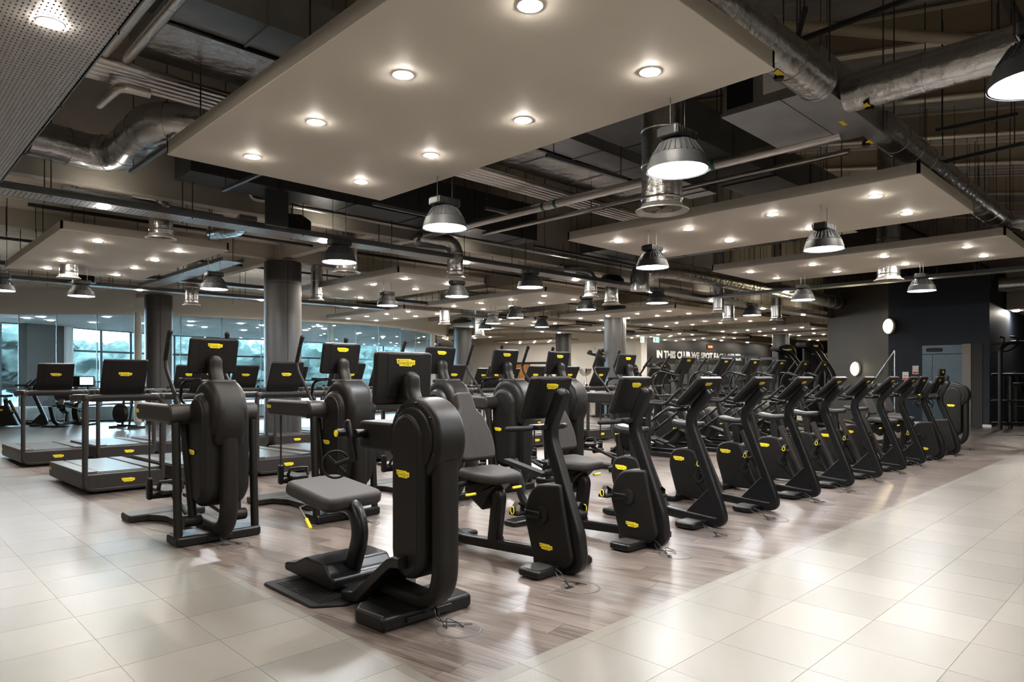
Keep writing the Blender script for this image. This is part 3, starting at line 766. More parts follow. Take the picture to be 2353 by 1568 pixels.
# ------------------------------------------------------------------ building: floor
def clip(poly, f):
    out = []
    for i in range(len(poly)):
        a, b = poly[i - 1], poly[i]; fa, fb = f(a), f(b)
        if (fa >= 0) != (fb >= 0):
            t = fa / (fa - fb); out.append((a[0] + (b[0] - a[0]) * t, a[1] + (b[1] - a[1]) * t))
        if fb >= 0: out.append(b)
    return out
fl = B(); fl.box(-8, 70, -8, 48, -.2, -.006)
floor = struct(obj('floor', fl, 'taupe_wall', smooth=0))
def build_planks():
    th = R(100); ux, uy = math.cos(th), math.sin(th); vx, vy = -uy, ux
    W, L = .185, 1.22; items = []
    X0, X1, Y0, Y1 = 2.06, 62.0, 2.50, 16.41
    far = B(); fsh = []
    cs = []
    for j in range(-420, 60):
        off = rnd.random() * L
        for i in range(-30, 60):
            # rough centre test
            cu, cv = (i + .5) * L + off, (j + .5) * W
            cx, cy = ux * cu + vx * cv, uy * cu + vy * cv
            if cx < X0 - 1 or cx > X1 or cy < Y0 - 1 or cy > Y1 + 1: continue
            d = math.hypot(cx, cy)
            if d > 22 : continue
            # skip what is behind the camera's field
            px = (cx * _s - cy * _c) / max(.3, cx * _c + cy * _s)
            if abs(px) > .95: continue
            g = .0009
            poly = [(i * L + off + g, j * W + g), ((i + 1) * L + off - g, j * W + g), ((i + 1) * L + off - g, (j + 1) * W - g), (i * L + off + g, (j + 1) * W - g)]
            poly = [(ux * a + vx * b_, uy * a + vy * b_) for a, b_ in poly]
            for f in (lambda p: p[0] - X0, lambda p: X1 - p[0], lambda p: p[1] - Y0, lambda p: Y1 - p[1]):
                if poly: poly = clip(poly, f)
            if len(poly) >= 3: items.append((d, poly))
    items.sort(key=lambda q: q[0])
    for k, (d, poly) in enumerate(items):
        sh = rnd.random()
        n = len(poly)
        b = B() if k < 290 else far
        before = len(b.f)
        b.add([(x, y, -.006) for x, y in poly] + [(x, y, 0.0) for x, y in poly], [tuple(range(n, 2 * n))] + [(i, (i + 1) % n, n + (i + 1) % n, n + i) for i in range(n)])
        if k < 290:
            me = mesh('plank', b, 'wood_floor', smooth=0)
            a = me.attributes.new('shade', 'FLOAT', 'FACE'); a.data.foreach_set('value', [sh] * len(me.polygons))
            put('plank', me, floor)
        else: fsh += [sh] * (len(b.f) - before)
    me = mesh('planks_far', far, 'wood_floor', smooth=0)
    a = me.attributes.new('shade', 'FLOAT', 'FACE'); a.data.foreach_set('value', fsh)
    stuff(put('planks_beyond', me, floor))
build_planks()
b = B(); b.box(2.06, 62, 2.5, 16.41, -.0058, -.0012)
b2 = obj('plank_underlay', b, 'wood_floor', floor, smooth=0)
def build_tiles():
    tm = B(); g = .0012
    tm.add([(g, g, -.006), (.5 - g, g, -.006), (.5 - g, .5 - g, -.006), (g, .5 - g, -.006), (g, g, 0), (.5 - g, g, 0), (.5 - g, .5 - g, 0), (g, .5 - g, 0)],
           [(4, 5, 6, 7), (0, 1, 5, 4), (1, 2, 6, 5), (2, 3, 7, 6), (3, 0, 4, 7)])
    full = mesh('tile', tm, 'woven_tile', smooth=0)
    far = B(); cand = []
    for i in range(-12, 90):
        for j in range(-16, 92):
            x0, y0 = i * .5, -.09 + j * .5 - .0
            x0 = round(x0, 3); y0 = .41 + (j - 1) * .5
            x1, y1 = x0 + .5, y0 + .5
            rects = []
            if y0 >= 2.5 and x0 >= 2.06: 
                if y0 < 16.4: continue
            cx, cy = x0 + .25, y0 + .25
            f = cx * _c + cy * _s
            if f < .8 or abs((cx * _s - cy * _c) / f) > .98 or f > 34: continue
            cand.append((math.hypot(cx, cy), x0, y0))
    cand.sort(); k = 0
    for d, x0, y0 in cand:
        x1, y1 = x0 + .5, y0 + .5
        parts = []
        if y1 <= 2.5 or x1 <= 2.06 or y0 >= 16.4: parts = [(x0, x1, y0, y1)]
        elif y0 < 2.5 and x0 >= 2.06: parts = [(x0, x1, y0, 2.5)]
        elif x0 < 2.06 and y0 >= 2.5: parts = [(x0, 2.06, y0, y1)]
        else: parts = [(x0, x1, y0, 2.5), (x0, min(x1, 2.06), 2.5, y1)]
        for (a0, a1, c0, c1) in parts:
            if a1 - a0 < .01 or c1 - c0 < .01: continue
            f = x0 * _c + y0 * _s
            if k < 290 and f > 2.4:
                whole = abs(a1 - a0 - .5) < 1e-3 and abs(c1 - c0 - .5) < 1e-3
                put('tile', full, floor, (a0, c0, 0), (0, 0, 0), (1, 1, 1) if whole else ((a1 - a0) / .5, (c1 - c0) / .5, 1)); k += 1
            else:
                far.add([(a0 + g, c0 + g, 0), (a1 - g, c0 + g, 0), (a1 - g, c1 - g, 0), (a0 + g, c1 - g, 0)], [(0, 1, 2, 3)])
    stuff(obj('tiles_beyond', far, 'woven_tile', floor, smooth=0))
    b = B(); b.box(-8, 70, -8, 2.5, -.0055, -.0022); b.box(-8, 2.06, 2.5, 34, -.0055, -.0022); b.box(2.06, 70, 16.41, 40, -.0055, -.0022)
    obj('tile_underlay', b, 'woven_tile', floor, smooth=0)
build_tiles()

# ------------------------------------------------------------------ building: shell
def slabw(name, x0, x1, y0, y1, z0, z1, m_, parent=None):
    b = B(); b.box(x0, x1, y0, y1, z0, z1); o = obj(name, b, m_, parent, smooth=0)
    if parent is None: struct(o)
    return o
slabw('wall_back', -8, 70, -8.2, -8, 0, 9, 'cream_wall')
slabw('wall_left', -8.2, -8, -8, 48, 0, 9, 'cream_wall')
slabw('wall_upper', -8, 62, 9.95, 10.15, 3.95, 8.6, 'high_cladding')
slabw('wall_right', 62, 62.2, -8, 24.2, 0, 9, 'black_wall')
# pitched roof of the tall bay with ribs, purlins and beams
SL = .178
def zroof(y): return 6.2 + SL * y
b = B()
x = -8.0
while x < 62:
    y0, y1 = -8, 10.1
    prof = [(x, 0), (x + .12, 0), (x + .16, .05), (x + .28, .05), (x + .32, 0)]
    for k in range(4):
        (xa, za), (xb, zb) = prof[k], prof[k + 1]
        b.add([(xa, y0, zroof(y0) + za), (xb, y0, zroof(y0) + zb), (xb, y1, zroof(y1) + zb), (xa, y1, zroof(y1) + za)], [(0, 1, 2, 3)])
    x += .32
struct(obj('roof_deck', b, 'roof_deck', smooth=0))
for k, x in enumerate([3.4, 5.9, 8.4, 10.9, 13.4, 15.9, 18.4, 22.0, 26.0]):
    b = B(); M_ = Matrix.Shear('XY', 4, (0, 0))
    for (xa, xb, za, zb, mi) in ((x - .09, x + .09, -.50, -.47, 1), (x - .01, x + .01, -.47, -.02, 0), (x - .09, x + .09, -.03, 0, 1)):
        b.cur = mi
        b.add([(xa, -8, zroof(-8) + za), (xb, -8, zroof(-8) + za), (xb, 9.9, zroof(9.9) + za), (xa, 9.9, zroof(9.9) + za), (xa, -8, zroof(-8) + zb), (xb, -8, zroof(-8) + zb), (xb, 9.9, zroof(9.9) + zb), (xa, 9.9, zroof(9.9) + zb)],
              [(0, 3, 2, 1), (4, 5, 6, 7), (0, 1, 5, 4), (2, 3, 7, 6), (0, 4, 7, 3), (1, 2, 6, 5)])
    struct(obj('roof_beam', b, ['beam_cream', 'beam_lip'], smooth=0))
for k, y in enumerate([-1.5, 1.6, 4.6, 7.6]):
    b = B(); b.box(-8, 60, y - .04, y + .04, zroof(y) - .62, zroof(y) - .50); struct(obj('roof_beam', b, 'dark_steel', smooth=0))
# soffit deck over the far zone
b = B()
y = 10.15
while y < 40:
    prof = [(y, 0), (y + .10, 0), (y + .13, .06), (y + .20, .06), (y + .23, 0)]
    for k in range(4):
        (ya, za), (yb, zb) = prof[k], prof[k + 1]
        b.add([(-8, ya, 4.42 + za), (62, ya, 4.42 + za), (62, yb, 4.42 + zb), (-8, yb, 4.42 + zb)], [(0, 1, 2, 3)])
    y += .23
struct(obj('ceiling', b, 'deck_metal', smooth=0))
slabw('ceiling_slab', -8, 70, 10.0, 48, 4.50, 4.7, 'cream_wall')
for k, (x, y0, y1) in enumerate([(6.95, 10.15, 36), (13.4, 10.15, 36), (19.9, 10.15, 36), (26.7, 10.15, 36), (33.4, 10.15, 24)]):
    slabw('ceiling_beam', x - .1, x + .1, y0, y1, 4.12, 4.42, 'cream_wall')
for k, y in enumerate((14.6, 23.3)):
    slabw('ceiling_beam', -8, 34, y - .1, y + .1, 4.12, 4.42, 'cream_wall')

# columns
cols = [(6.95, 14.45, 'grey'), (6.95, 23.0, 'grey'), (19.9, 14.95, 'blue'), (19.8, 23.4, 'grey'), (26.7, 23.4, 'grey'), (33.4, 14.8, 'grey')]
for k, (x, y, _) in enumerate(cols):
    b = B(); b.lathe([(.40, 0), (.40, 3.55)], (0, 0, 0), n=40, cap=False); b.lathe([(.40, 3.565), (.40, 4.05), (.37, 4.055)], n=40)
    b.cur = 1; b.lathe([(.392, 3.54), (.392, 3.58)], n=40, cap=False)
    for a in (20, 140, 260):
        ca, sa = .4005 * math.cos(R(a)), .4005 * math.sin(R(a))
        b.cyl((ca, sa, 0.0), (ca, sa, 4.05), .006, 6)
    c = struct(obj('column', b, ['col_clad', 'col_joint'], loc=(x, y, 0)))
    b = B(); b.box(-.17, .17, -.17, .17, 4.05, 4.45); obj('column_shaft', b, 'cream_wall', c)
# white wall and black wall at the far end
def seg_wall(name, p, q, z0, z1, m_, th=.15):
    p, q = Vector((*p, 0)), Vector((*q, 0)); t = (q - p).normalized(); n = Vector((-t.y, t.x, 0)) * th
    b = B(); b.add([(*(p.xy), z0), (*(q.xy), z0), (*((q + n).xy), z0), (*((p + n).xy), z0), (*(p.xy), z1), (*(q.xy), z1), (*((q + n).xy), z1), (*((p + n).xy), z1)],
                   [(0, 3, 2, 1), (4, 5, 6, 7), (0, 1, 5, 4), (1, 2, 6, 5), (2, 3, 7, 6), (3, 0, 4, 7)])
    return struct(obj(name, b, m_, smooth=0))
seg_wall('wall_far_white', (34.6, 23.9), (31.0, 37.5), 0, 4.45, 'white_wall', -.15)
seg_wall('wall_far_brown', (31.0, 37.5), (26.5, 37.5), 0, 4.45, 'brown_wall', -.15)
slabw('wall_far_black', 34.9, 55, 24.0, 24.2, 2.3, 4.45, 'black_wall')
slabw('wall_far_pillar', 34.3, 34.9, 23.8, 24.2, 0, 4.45, 'white_wall')
m_ = slabw('wall_far_mirror', 34.9, 55, 24.0, 24.2, 0, 2.3, 'mirror')
slabw('ceiling_bulkhead', 34, 62, 22.6, 24.0, 3.98, 4.45, 'beam_cream')
slabw('wall_far_dark', 55, 62, 24.0, 24.2, 0, 4.45, 'black_wall')
# wall lettering
b = B(); x0 = at(1508, 822, 2.5)
l0 = (1508 - CX) / F_PX; d0 = 24 / (_s - l0 * _c); l1 = (1703 - CX) / F_PX; d1 = 24 / (_s - l1 * _c)
xa, xb = d0 * (_c + l0 * _s), d1 * (_c + l1 * _s)
zt, zb_ = CAMH + 60 * d0 / F_PX, CAMH + 42 * d0 / F_PX
text_into(b, 'IN THIS CLUB WE SPOT EACH OTHER', xa, xb, zb_, zt - zb_, 23.97, 0.05)
tag(obj('wall_lettering', b, 'sign_white', smooth=0), 'white capital lettering spelling a club motto on the black far wall', 'lettering')

# lift block
b = B()
blk = [(24.0, 4.35), (30.0, 4.35), (30.0, 10.5), (25.6, 9.4), (24.0, 7.15)]
lift = struct(obj('wall_lift_block', B().box(23.85, 30, 4.35, 7.05, 0, 4.62), 'navy_wall', smooth=0))
seg_wall('wall_stair_side', (23.85, 7.05), (26.0, 9.75), 0, 4.6, 'taupe_wall', -.15)
b = B(); b.box(23.83, 23.86, 4.30, 7.05, 0, .08); obj('baseboard_lift', b, 'skirting', lift, smooth=0)
def yz(px, py, X=23.85):
    l = (px - CX) / F_PX; d = X / (_c + l * _s)
    return d * (_s - l * _c), CAMH - (py - HY) * d / F_PX
# lift door
(ya, za), (yb, zb2) = yz(2120, 795), yz(2212, 793)
lift_t = struct(thing('door_1', '', 'door', (23.84, (ya + yb) / 2, 0)))
del lift_t['label'], lift_t['category']
hw = (ya - yb) / 2
for nm, (p0, p1, q0, q1, x_, m2) in {'door_leaf': (-hw, 0 + .25, 0.0, za - .28, 0, 'lift_steel'), 'transom_panel': (-hw, hw, za - .26, za, 0, 'lift_steel')}.items():
    b = B(); b.box(-.03, 0.02, p0, p1, q0, q1); obj(nm, b, m2, lift_t, smooth=0)
b = B(); b.box(-.03, .02, .26, hw, 0, za - .28); obj('door_leaf', b, 'lift_steel', lift_t, smooth=0)
b = B(); b.box(-.05, .0, -hw - .22, -hw, 0, za + .02); obj('door_jamb', b, 'lift_frame', lift_t, smooth=0)
b = B(); b.box(-.02, .01, -hw - .5, -hw - .22, 0, za + .02); obj('door_reveal', b, 'black_wall', lift_t, smooth=0)
b = B(); rbox(b, -.06, -.03, -.02, .42, za - .20, za - .08, .004, .055, 'x'); d_ = obj('lift_display', b, 'lamp_black', lift_t)
def yz_plate(px0, px1, py0, py1, m2, name, X=23.85, t=.02):
    (y0, z0), (y1, z1) = yz(px0, py0, X), yz(px1, py1, X)
    return B().box(X - t, X - .001, min(y0, y1), max(y0, y1), min(z0, z1), max(z0, z1)), (y0 + y1) / 2, (z0 + z1) / 2, abs(y0 - y1), abs(z0 - z1)
bb, yc, zc, w_, h_ = yz_plate(2097, 2111, 841, 860, 'sign_white', 'x')
sg = tag(obj('notice_sign', bb, 'sign_white', smooth=0), 'white notice with red prohibition circle on the navy wall beside the lift', 'sign')
b = B(); b.sweep([(23.825, yc + .07 * math.cos(a), zc + .04 + .07 * math.sin(a)) for a in [2 * PI * k / 20 for k in range(20)]], .012, .006, up=(1, 0, 0), n=6, closed=True)
b.sweep([(23.825, yc + .05, zc + .09), (23.825, yc - .05, zc - .01)], .010, .006, up=(1, 0, 0), n=6)
b.box(23.822, 23.828, yc - w_ * .42, yc + w_ * .42, zc - h_ * .42, zc - h_ * .22); obj('red_symbol', b, 'sign_red', sg)
bb, yc, zc, w_, h_ = yz_plate(2074, 2088, 855, 873, 'sign_white', 'x')
sg = tag(obj('notice_sign', bb, 'sign_white', smooth=0), 'white notice with red foot strip on navy wall, left of the prohibition notice', 'sign')
b = B(); b.box(23.822, 23.828, yc - w_ * .4, yc + w_ * .4, zc - h_ * .45, zc - h_ * .28); b.box(23.822, 23.828, yc - w_ * .3, yc + w_ * .3, zc - .01, zc + .01); obj('red_strip', b, 'sign_red', sg)
bb, yc, zc, w_, h_ = yz_plate(2078, 2087, 874, 884, 'sign_red', 'x')
tag(obj('call_point', bb, 'sign_red', smooth=0), 'small red call point plate under the white notice on navy wall', 'call point')
# round wall lamps on the taupe stair wall
def stair_pt(px, py):
    p, q = Vector((23.85, 7.05)), Vector((26.0, 9.75)); t = q - p
    l = (px - CX) / F_PX; r_ = Vector((_c + l * _s, _s - l * _c))
    den = r_.x * t.y - r_.y * t.x; d = (p.x * t.y - p.y * t.x) / den
    return d * r_.x, d * r_.y, CAMH - (py - HY) * d / F_PX
for (px, py, lb) in ((2046, 750, 'upper glowing round bulkhead lamp high on the taupe stair wall'), (1969, 848, 'lower glowing round bulkhead lamp above the stair beside the console row')):
    x, y, z = stair_pt(px, py); ang = math.atan2(9.75 - 7.05, 26.0 - 23.85) + R(90)
    l_ = thing('bulkhead_lamp', lb, 'wall lamp', (x, y, z), ang, 'round bulkhead lamps on the stair wall')
    b = B(); b.lathe([(.24, 0), (.25, .02), (.25, .07), (.22, .09)], axis='x', n=32); obj('lamp_rim', b, 'beam_lip', l_)
    b = B(); b.lathe([(.215, .088), (.20, .11), (.12, .125), (.02, .13)], axis='x', n=32); obj('lamp_glass', b, 'wall_glow', l_)
# stair balustrade
gp = thing('stair_balustrade', 'glass stair balustrade with sloping steel handrail beside the navy block', 'balustrade', (0, 0, 0))
p0 = ray(2003, 21.2); p1 = ray(2056, 20.6)
b = B()
b.add([(p0[0], p0[1], .1), (p1[0], p1[1], .1), (p1[0], p1[1], 2.25), (p0[0], p0[1], 1.25)], [(0, 1, 2, 3)]); obj('glass_panel', b, 'green_glass', gp, smooth=0)
b = B(); b.cyl((p0[0], p0[1], 1.25), (p1[0], p1[1], 2.28), .022, 10); b.cyl((p1[0], p1[1], 2.28), (p1[0], p1[1], 0), .022, 10); obj('handrail', b, 'steel', gp)

# right side beyond the block
slabw('wall_right_dark', 34, 34.2, -8, 4.3, 0, 3.6, 'black_wall')
slabw('ceiling_low_right', 26, 40, -8, 4.3, 3.6, 4.9, 'high_cladding')
dr = struct(thing('door_2', '', 'door', (0, 0, 0))); del dr['label'], dr['category']
(y0, z0), (y1, z1) = yz(2342, 822, 33.98), yz(2353, 950, 33.98)
b = B(); b.box(33.93, 33.99, y1 - 1.2, y0, 0, z0); obj('door_frame', b, 'white_paint', dr, smooth=0)
b = B(); b.box(33.90, 33.95, y1 - 1.1, y0 - .12, .05, z0 - .1); obj('door_leaf', b, 'oak', dr, smooth=0)

# ------------------------------------------------------------------ atrium glass
gpts_px = [(-60, 22.0), (43, 22.3), (130, 22.3), (223, 22.4), (309, 22.6), (415, 23.1), (509, 23.7), (600, 24.5), (680, 25.2), (755, 25.9), (819, 26.7), (870, 27.7), (920, 29.0), (955, 30.6), (982, 32.2), (1003, 33.8)]
G = [ray(p, d) for p, d in gpts_px]
gw = struct(thing('window_1', '', 'window')); del gw['label'], gw['category']
for i in range(len(G) - 1):
    (xa, ya), (xb, yb) = G[i], G[i + 1]
    e = .012
    t = Vector((xb - xa, yb - ya)); ln = t.length; t /= ln
    A_, B_ = Vector((xa, ya)) + t * e, Vector((xb, yb)) - t * e; n = Vector((-t.y, t.x)) * .012
    b = B(); b.add([(A_.x, A_.y, .06), (B_.x, B_.y, .06), (B_.x, B_.y, 3.55), (A_.x, A_.y, 3.55)], [(0, 1, 2, 3)])
    obj('pane', b, 'blue_glass', gw, smooth=0)
b = B(); b.sweep([(x, y, .03) for x, y in G], .05, .07, up=(0, 0, 1), n=8, sq=6); obj('sill_rail', b, 'lamp_black', gw)
b = B(); b.sweep([(x + .1 * _c, y + .1 * _s, 1.08) for x, y in G], .05, .05, up=(0, 0, 1), n=10); obj('handrail', b, 'beam_lip', gw)
b = B()
for x, y in G: b.box(x - .012, x + .012, y - .012, y + .012, .05, 3.55)
obj('pane_joints', b, 'mullion', gw, smooth=0)
seg_wall('wall_atrium_left', (-8, 28.0), G[0], 0, 4.45, 'white_wall', .15)
seg_wall('wall_atrium_right', G[-1], (26.5, 37.5), 0, 4.45, 'brown_wall', .15)
# curved white fascia above the glass
b = B(); n_ = len(G)
ext = G + [ray(1022, 35.0), ray(1031, 36.5), ray(1024, 38.0)]
ex0 = ext[0]
b.add([(x, y, 3.55) for x, y in ext] + [(x, y, 4.45) for x, y in ext] + [(x + .45 * _c, y + .45 * _s, 3.55) for x, y in ext],
      [(i, i + 1, len(ext) + i + 1, len(ext) + i) for i in range(len(ext) - 1)] + [(i + 1, i, 2 * len(ext) + i, 2 * len(ext) + i + 1) for i in range(len(ext) - 1)])
struct(obj('wall_fascia_curved', b, 'white_wall', smooth=60))
for px, d in ((317, 22.25), (760, 26.3), (994, 33.0)):
    x, y = ray(px, d); b = B(); b.lathe([(.115, 0), (.115, 3.6)], n=24); struct(obj('column_white', b, 'white_paint', loc=(x, y, 0)))
# atrium beyond
fpts = [(-120, 26.0), (0, 26.5), (62, 27.2), (147, 29), (232, 31), (300, 32.5), (400, 35), (520, 37.5), (640, 40), (760, 43), (880, 47), (1000, 53)]
Fp = [ray(p, d) for p, d in fpts]
fc = struct(thing('window_2', '', 'window')); del fc['label'], fc['category']
b = B()
for i, (x, y) in enumerate(Fp): b.box(x - .05, x + .05, y - .05, y + .05, -1.5, 3.65)
obj('mullions', b, 'mullion', fc, smooth=0)
b = B()
for z in (2.62, 1.25, 3.62, .2): b.sweep([(x, y, z) for x, y in Fp], .09, .09, up=(0, 0, 1), n=8, sq=6)
obj('transoms', b, 'mullion', fc)
for i in range(len(Fp) - 1):
    if i == 2: continue
    (xa, ya), (xb, yb) = Fp[i], Fp[i + 1]
    b = B(); b.add([(xa, ya, -1), (xb, yb, -1), (xb, yb, 3.6), (xa, ya, 3.6)], [(0, 1, 2, 3)]); obj('pane', b, 'facade_glass', fc, smooth=0)
(xa, ya), (xb, yb) = ray(62, 26.9), ray(147, 28.7)
seg_wall('wall_atrium_pier', (xa, ya), (xb, yb), -1, 3.7, 'grey_wall', .4)
px_, py_ = ray(156, 28.9)
b = B(); b.lathe([(.2, -1), (.2, 3.7)], n=20); struct(obj('column_atrium', b, 'atrium_white', loc=(px_, py_, 0)))
b = B(); nn = len(Fp)
cin = [ray(p, d) for p, d in [(-200, 21.0)] + gpts_px]
outer = [ray(-200, 26)] + Fp
poly = cin + [ray(1100, 40), ray(1060, 60)] + outer[::-1]
b.add([(x, y, 3.62) for x, y in cin] + [(x, y, 3.62) for x, y in (outer + [ray(1040, 56), ray(1060, 58), ray(1080, 60), ray(1100, 62)])[:len(cin)]], [(i, i + 1, len(cin) + i + 1, len(cin) + i) for i in range(len(cin) - 1)])
atc = struct(obj('ceiling_atrium', b, 'atrium_white', smooth=0))
for px, d in ((95, 24), (62, 24.5), (116, 25.5), (213, 26.5), (245, 24), (330, 27), (439, 26), (470, 29), (437, 28), (553, 27), (603, 28), (625, 29), (702, 31), (745, 30), (735, 28.5), (824, 33), (560, 31), (880, 36), (640, 33)):
    x, y = ray(px, d); b = B(); b.lathe([(.10, 3.60), (.10, 3.619)], n=14); obj('downlight', b, 'bay_glow', atc, loc=(x, y, 0))
b = B(); lo = [ray(p, d + 1.6) for p, d in gpts_px]
b.add([(x, y, -.1) for x, y in lo] + [(x, y, .42) for x, y in lo] + [(x + .3 * _c, y + .3 * _s, .42) for x, y in lo], [(i, i + 1, len(lo) + i + 1, len(lo) + i) for i in range(len(lo) - 1)] + [(len(lo) + i, len(lo) + i + 1, 2 * len(lo) + i + 1, 2 * len(lo) + i) for i in range(len(lo) - 1)])
struct(obj('wall_parapet_curved', b, 'atrium_white'))
b = B(); b.box(-40, 120, 20, 160, -3.2, -3.0); struct(obj('ground_outside', b, 'far_stone', smooth=0, rot=(0, 0, 0)))
# trees and skyline outside
def tree(x, y, z, r, seed, nm, lb, sq=1.0):
    q = random.Random(seed); t = thing(nm, lb, 'tree', (x, y, -3.0), 0, 'trees outside the window wall')
    b = B(); b.cyl((0, 0, 0), (0, 0, z + 3 - r * .3), .18, 8, .08); obj('trunk', b, 'brown_wall', t)
    b = B(); rr_ = []
    for i_ in range(27):
        th = PI * (i_ + .5) / 27; ring = []
        for j_ in range(44):
            ph = 2 * PI * j_ / 44; n_v = Vector((math.sin(th) * math.cos(ph), math.sin(th) * math.sin(ph), math.cos(th)))
            k_ = .80 + .22 * noise.noise(n_v * 2.2 + Vector((seed, 0, 0))) + .16 * noise.noise(n_v * 5.5 + Vector((0, seed, 0))) + .10 * noise.noise(n_v * 13 + Vector((0, 0, seed)))
            ring.append((n_v.x * r * k_, n_v.y * r * k_, z + 3 - r * .2 + n_v.z * r * k_ * .8))
        rr_.append([Vector(q_) for q_ in ring][::-1])
    b.rings(rr_)
    stuff(obj('crown', b, 'tree', t, smooth=80))
tl = [(-10, 44, 3.6, 3.6), (45, 48, 4.2, 3.4), (120, 60, 3.0, 4.5), (215, 60, 2.2, 4.6), (300, 62, 2.2, 5), (415, 64, 3.0, 5), (540, 70, 2.6, 5.5), (690, 75, 3.0, 6), (820, 80, 3, 6), (930, 90, 3, 7)]
tlab = ['leafy tree outside behind the leftmost window panes', 'tall leafy tree outside, topping the transom left of the dark pier', 'tree outside hidden behind the dark atrium pier', 'low tree outside right of the dark pier', 'tree outside behind the left white column', 'tree outside behind the first cross trainer console', 'tree outside left of the big grey column', 'tree outside between grey column and second cross trainer', 'tree outside behind the arm trainer console', 'tree outside at the far end of the curved glass']
for i, (px, d, z, r) in enumerate(tl):
    x, y = ray(px, d); tree(x, y, z, r, i, 'tree', tlab[i])
x, y = ray(205, 120); b = B(); b.box(-22, 40, -3, 3, 0, 9.5); b.prism([(-22, 9.5), (-8, 9.5), (-15, 13)], -3, 3, 'y'); b.box(8, 9.5, -1, 1, 9, 12.5); b.box(26, 28, -1, 1, 9, 12.5)
tag(obj('distant_building', b, 'far_stone', loc=(x, y, -3), rot=(0, 0, YAW - R(90)), smooth=0), 'pale distant building with turrets on the skyline outside', 'building')

# ------------------------------------------------------------------ ceiling rafts with downlights
def disc_mesh():
    b = B(); b.lathe([(.062, .002), (.061, -.004), (.050, -.009), (.030, -.0125), (.004, -.0135)], n=20)
    b.cur = 1; b.lathe([(.062, -.001), (.072, -.004), (.080, .001)], n=20, cap=False)
    return mesh('downlight', b, ['down_glow', 'down_rim'])
DL = disc_mesh()
def downlight(parent, x, y, z): return put('downlight', DL, parent, (x, y, z))
def raft(x0, y0, w, l, z, label, high):
    t = thing('acoustic_raft', label, 'ceiling panel', (x0, y0, z), 0, 'suspended ceiling rafts')
    b = B(); rbox(b, 0, w, 0, l, 0, .012, .002, .004); b.box(.012, w - .012, .012, l - .012, .012, .03)
    obj('soffit_board', b, 'gyp', t)
    b = B()
    b.box(0, w, 0, .03, .012, .13); b.box(0, w, l - .03, l, .012, .13); b.box(0, .03, 0, l, .012, .13); b.box(w - .03, w, 0, l, .012, .13)
    obj('edge_trim', b, 'panel_edge', t, smooth=0)
    for i in range(2):
        for j in range(4):
            downlight(t, .60 + i * 1.19 if w > 2 else .5, .61 + j * 1.23, -.001)
    for (hx, hy) in ((.2, .3), (w - .2, .3), (.2, l / 2), (w - .2, l / 2), (.2, l - .3), (w - .2, l - .3)):
        top = (zroof(y0 + hy) - .5 if high else 4.44) - z
        b = B(); b.cyl((hx, hy, .03), (hx, hy, top), .0065, 6); obj('hanger_rod', b, 'rod', t)
    return t
XB = [2.15, 7.94, 12.34, 18.25, 22.65, 28.6, 33.0, 38.6]
rows = {0: (2.05, [0, 1, 2]), 1: (11.4, [0, 1, 2, 3, 4, 5, 6, 7]), 2: (17.4, [2, 3, 4, 5, 6]), 3: (26.0, [4, 5])}
names0 = ['large cream ceiling raft overhead nearest the camera with eight downlights', 'cream ceiling raft on the right beyond the silver air duct unit', 'cream ceiling raft at the right edge above the lift block']
names1 = ['pale ceiling raft at the left above the window-side treadmills', 'ceiling raft right of the big grey column', 'ceiling raft above the cross trainers, third across in the middle row', 'ceiling raft just before the blue-grey column, fourth across in the middle row', 'ceiling raft fifth across in the middle row, right of the blue-grey column',
          'ceiling raft sixth across in the middle row, near the stair block', 'ceiling raft seventh across in the middle row, by the motto wall', 'ceiling raft last in the middle row, far right by the lift block']
names2 = ['far row ceiling raft, first from the curved glass', 'far row ceiling raft, second from the curved glass', 'far row ceiling raft before the white wall', 'far row ceiling raft above the white wall doors', 'far row ceiling raft nearest the black motto wall']
names3 = ['farthest ceiling raft left of the white wall', 'farthest ceiling raft close before the white wall']
for r_, (y0, cols_) in rows.items():
    for k, ci in enumerate(cols_):
        raft(XB[ci], y0, 2.38, 4.82, 3.6, (names0, names1, names2, names3)[r_][k], r_ == 0)

for i, (x0, y0) in enumerate(((2.15, -5.6), (7.94, -5.6), (-3.6, 2.05), (-3.6, -5.6))):  # unseen rafts added for the light of their downlights
    raft(x0, y0, 2.38, 4.82, 3.6, ['ceiling raft out of view behind the right shoulder of the viewer', 'ceiling raft out of view to the right beyond the pale aisle', 'ceiling raft out of view to the left of the broad tray', 'ceiling raft out of view behind the viewer'][i], True)
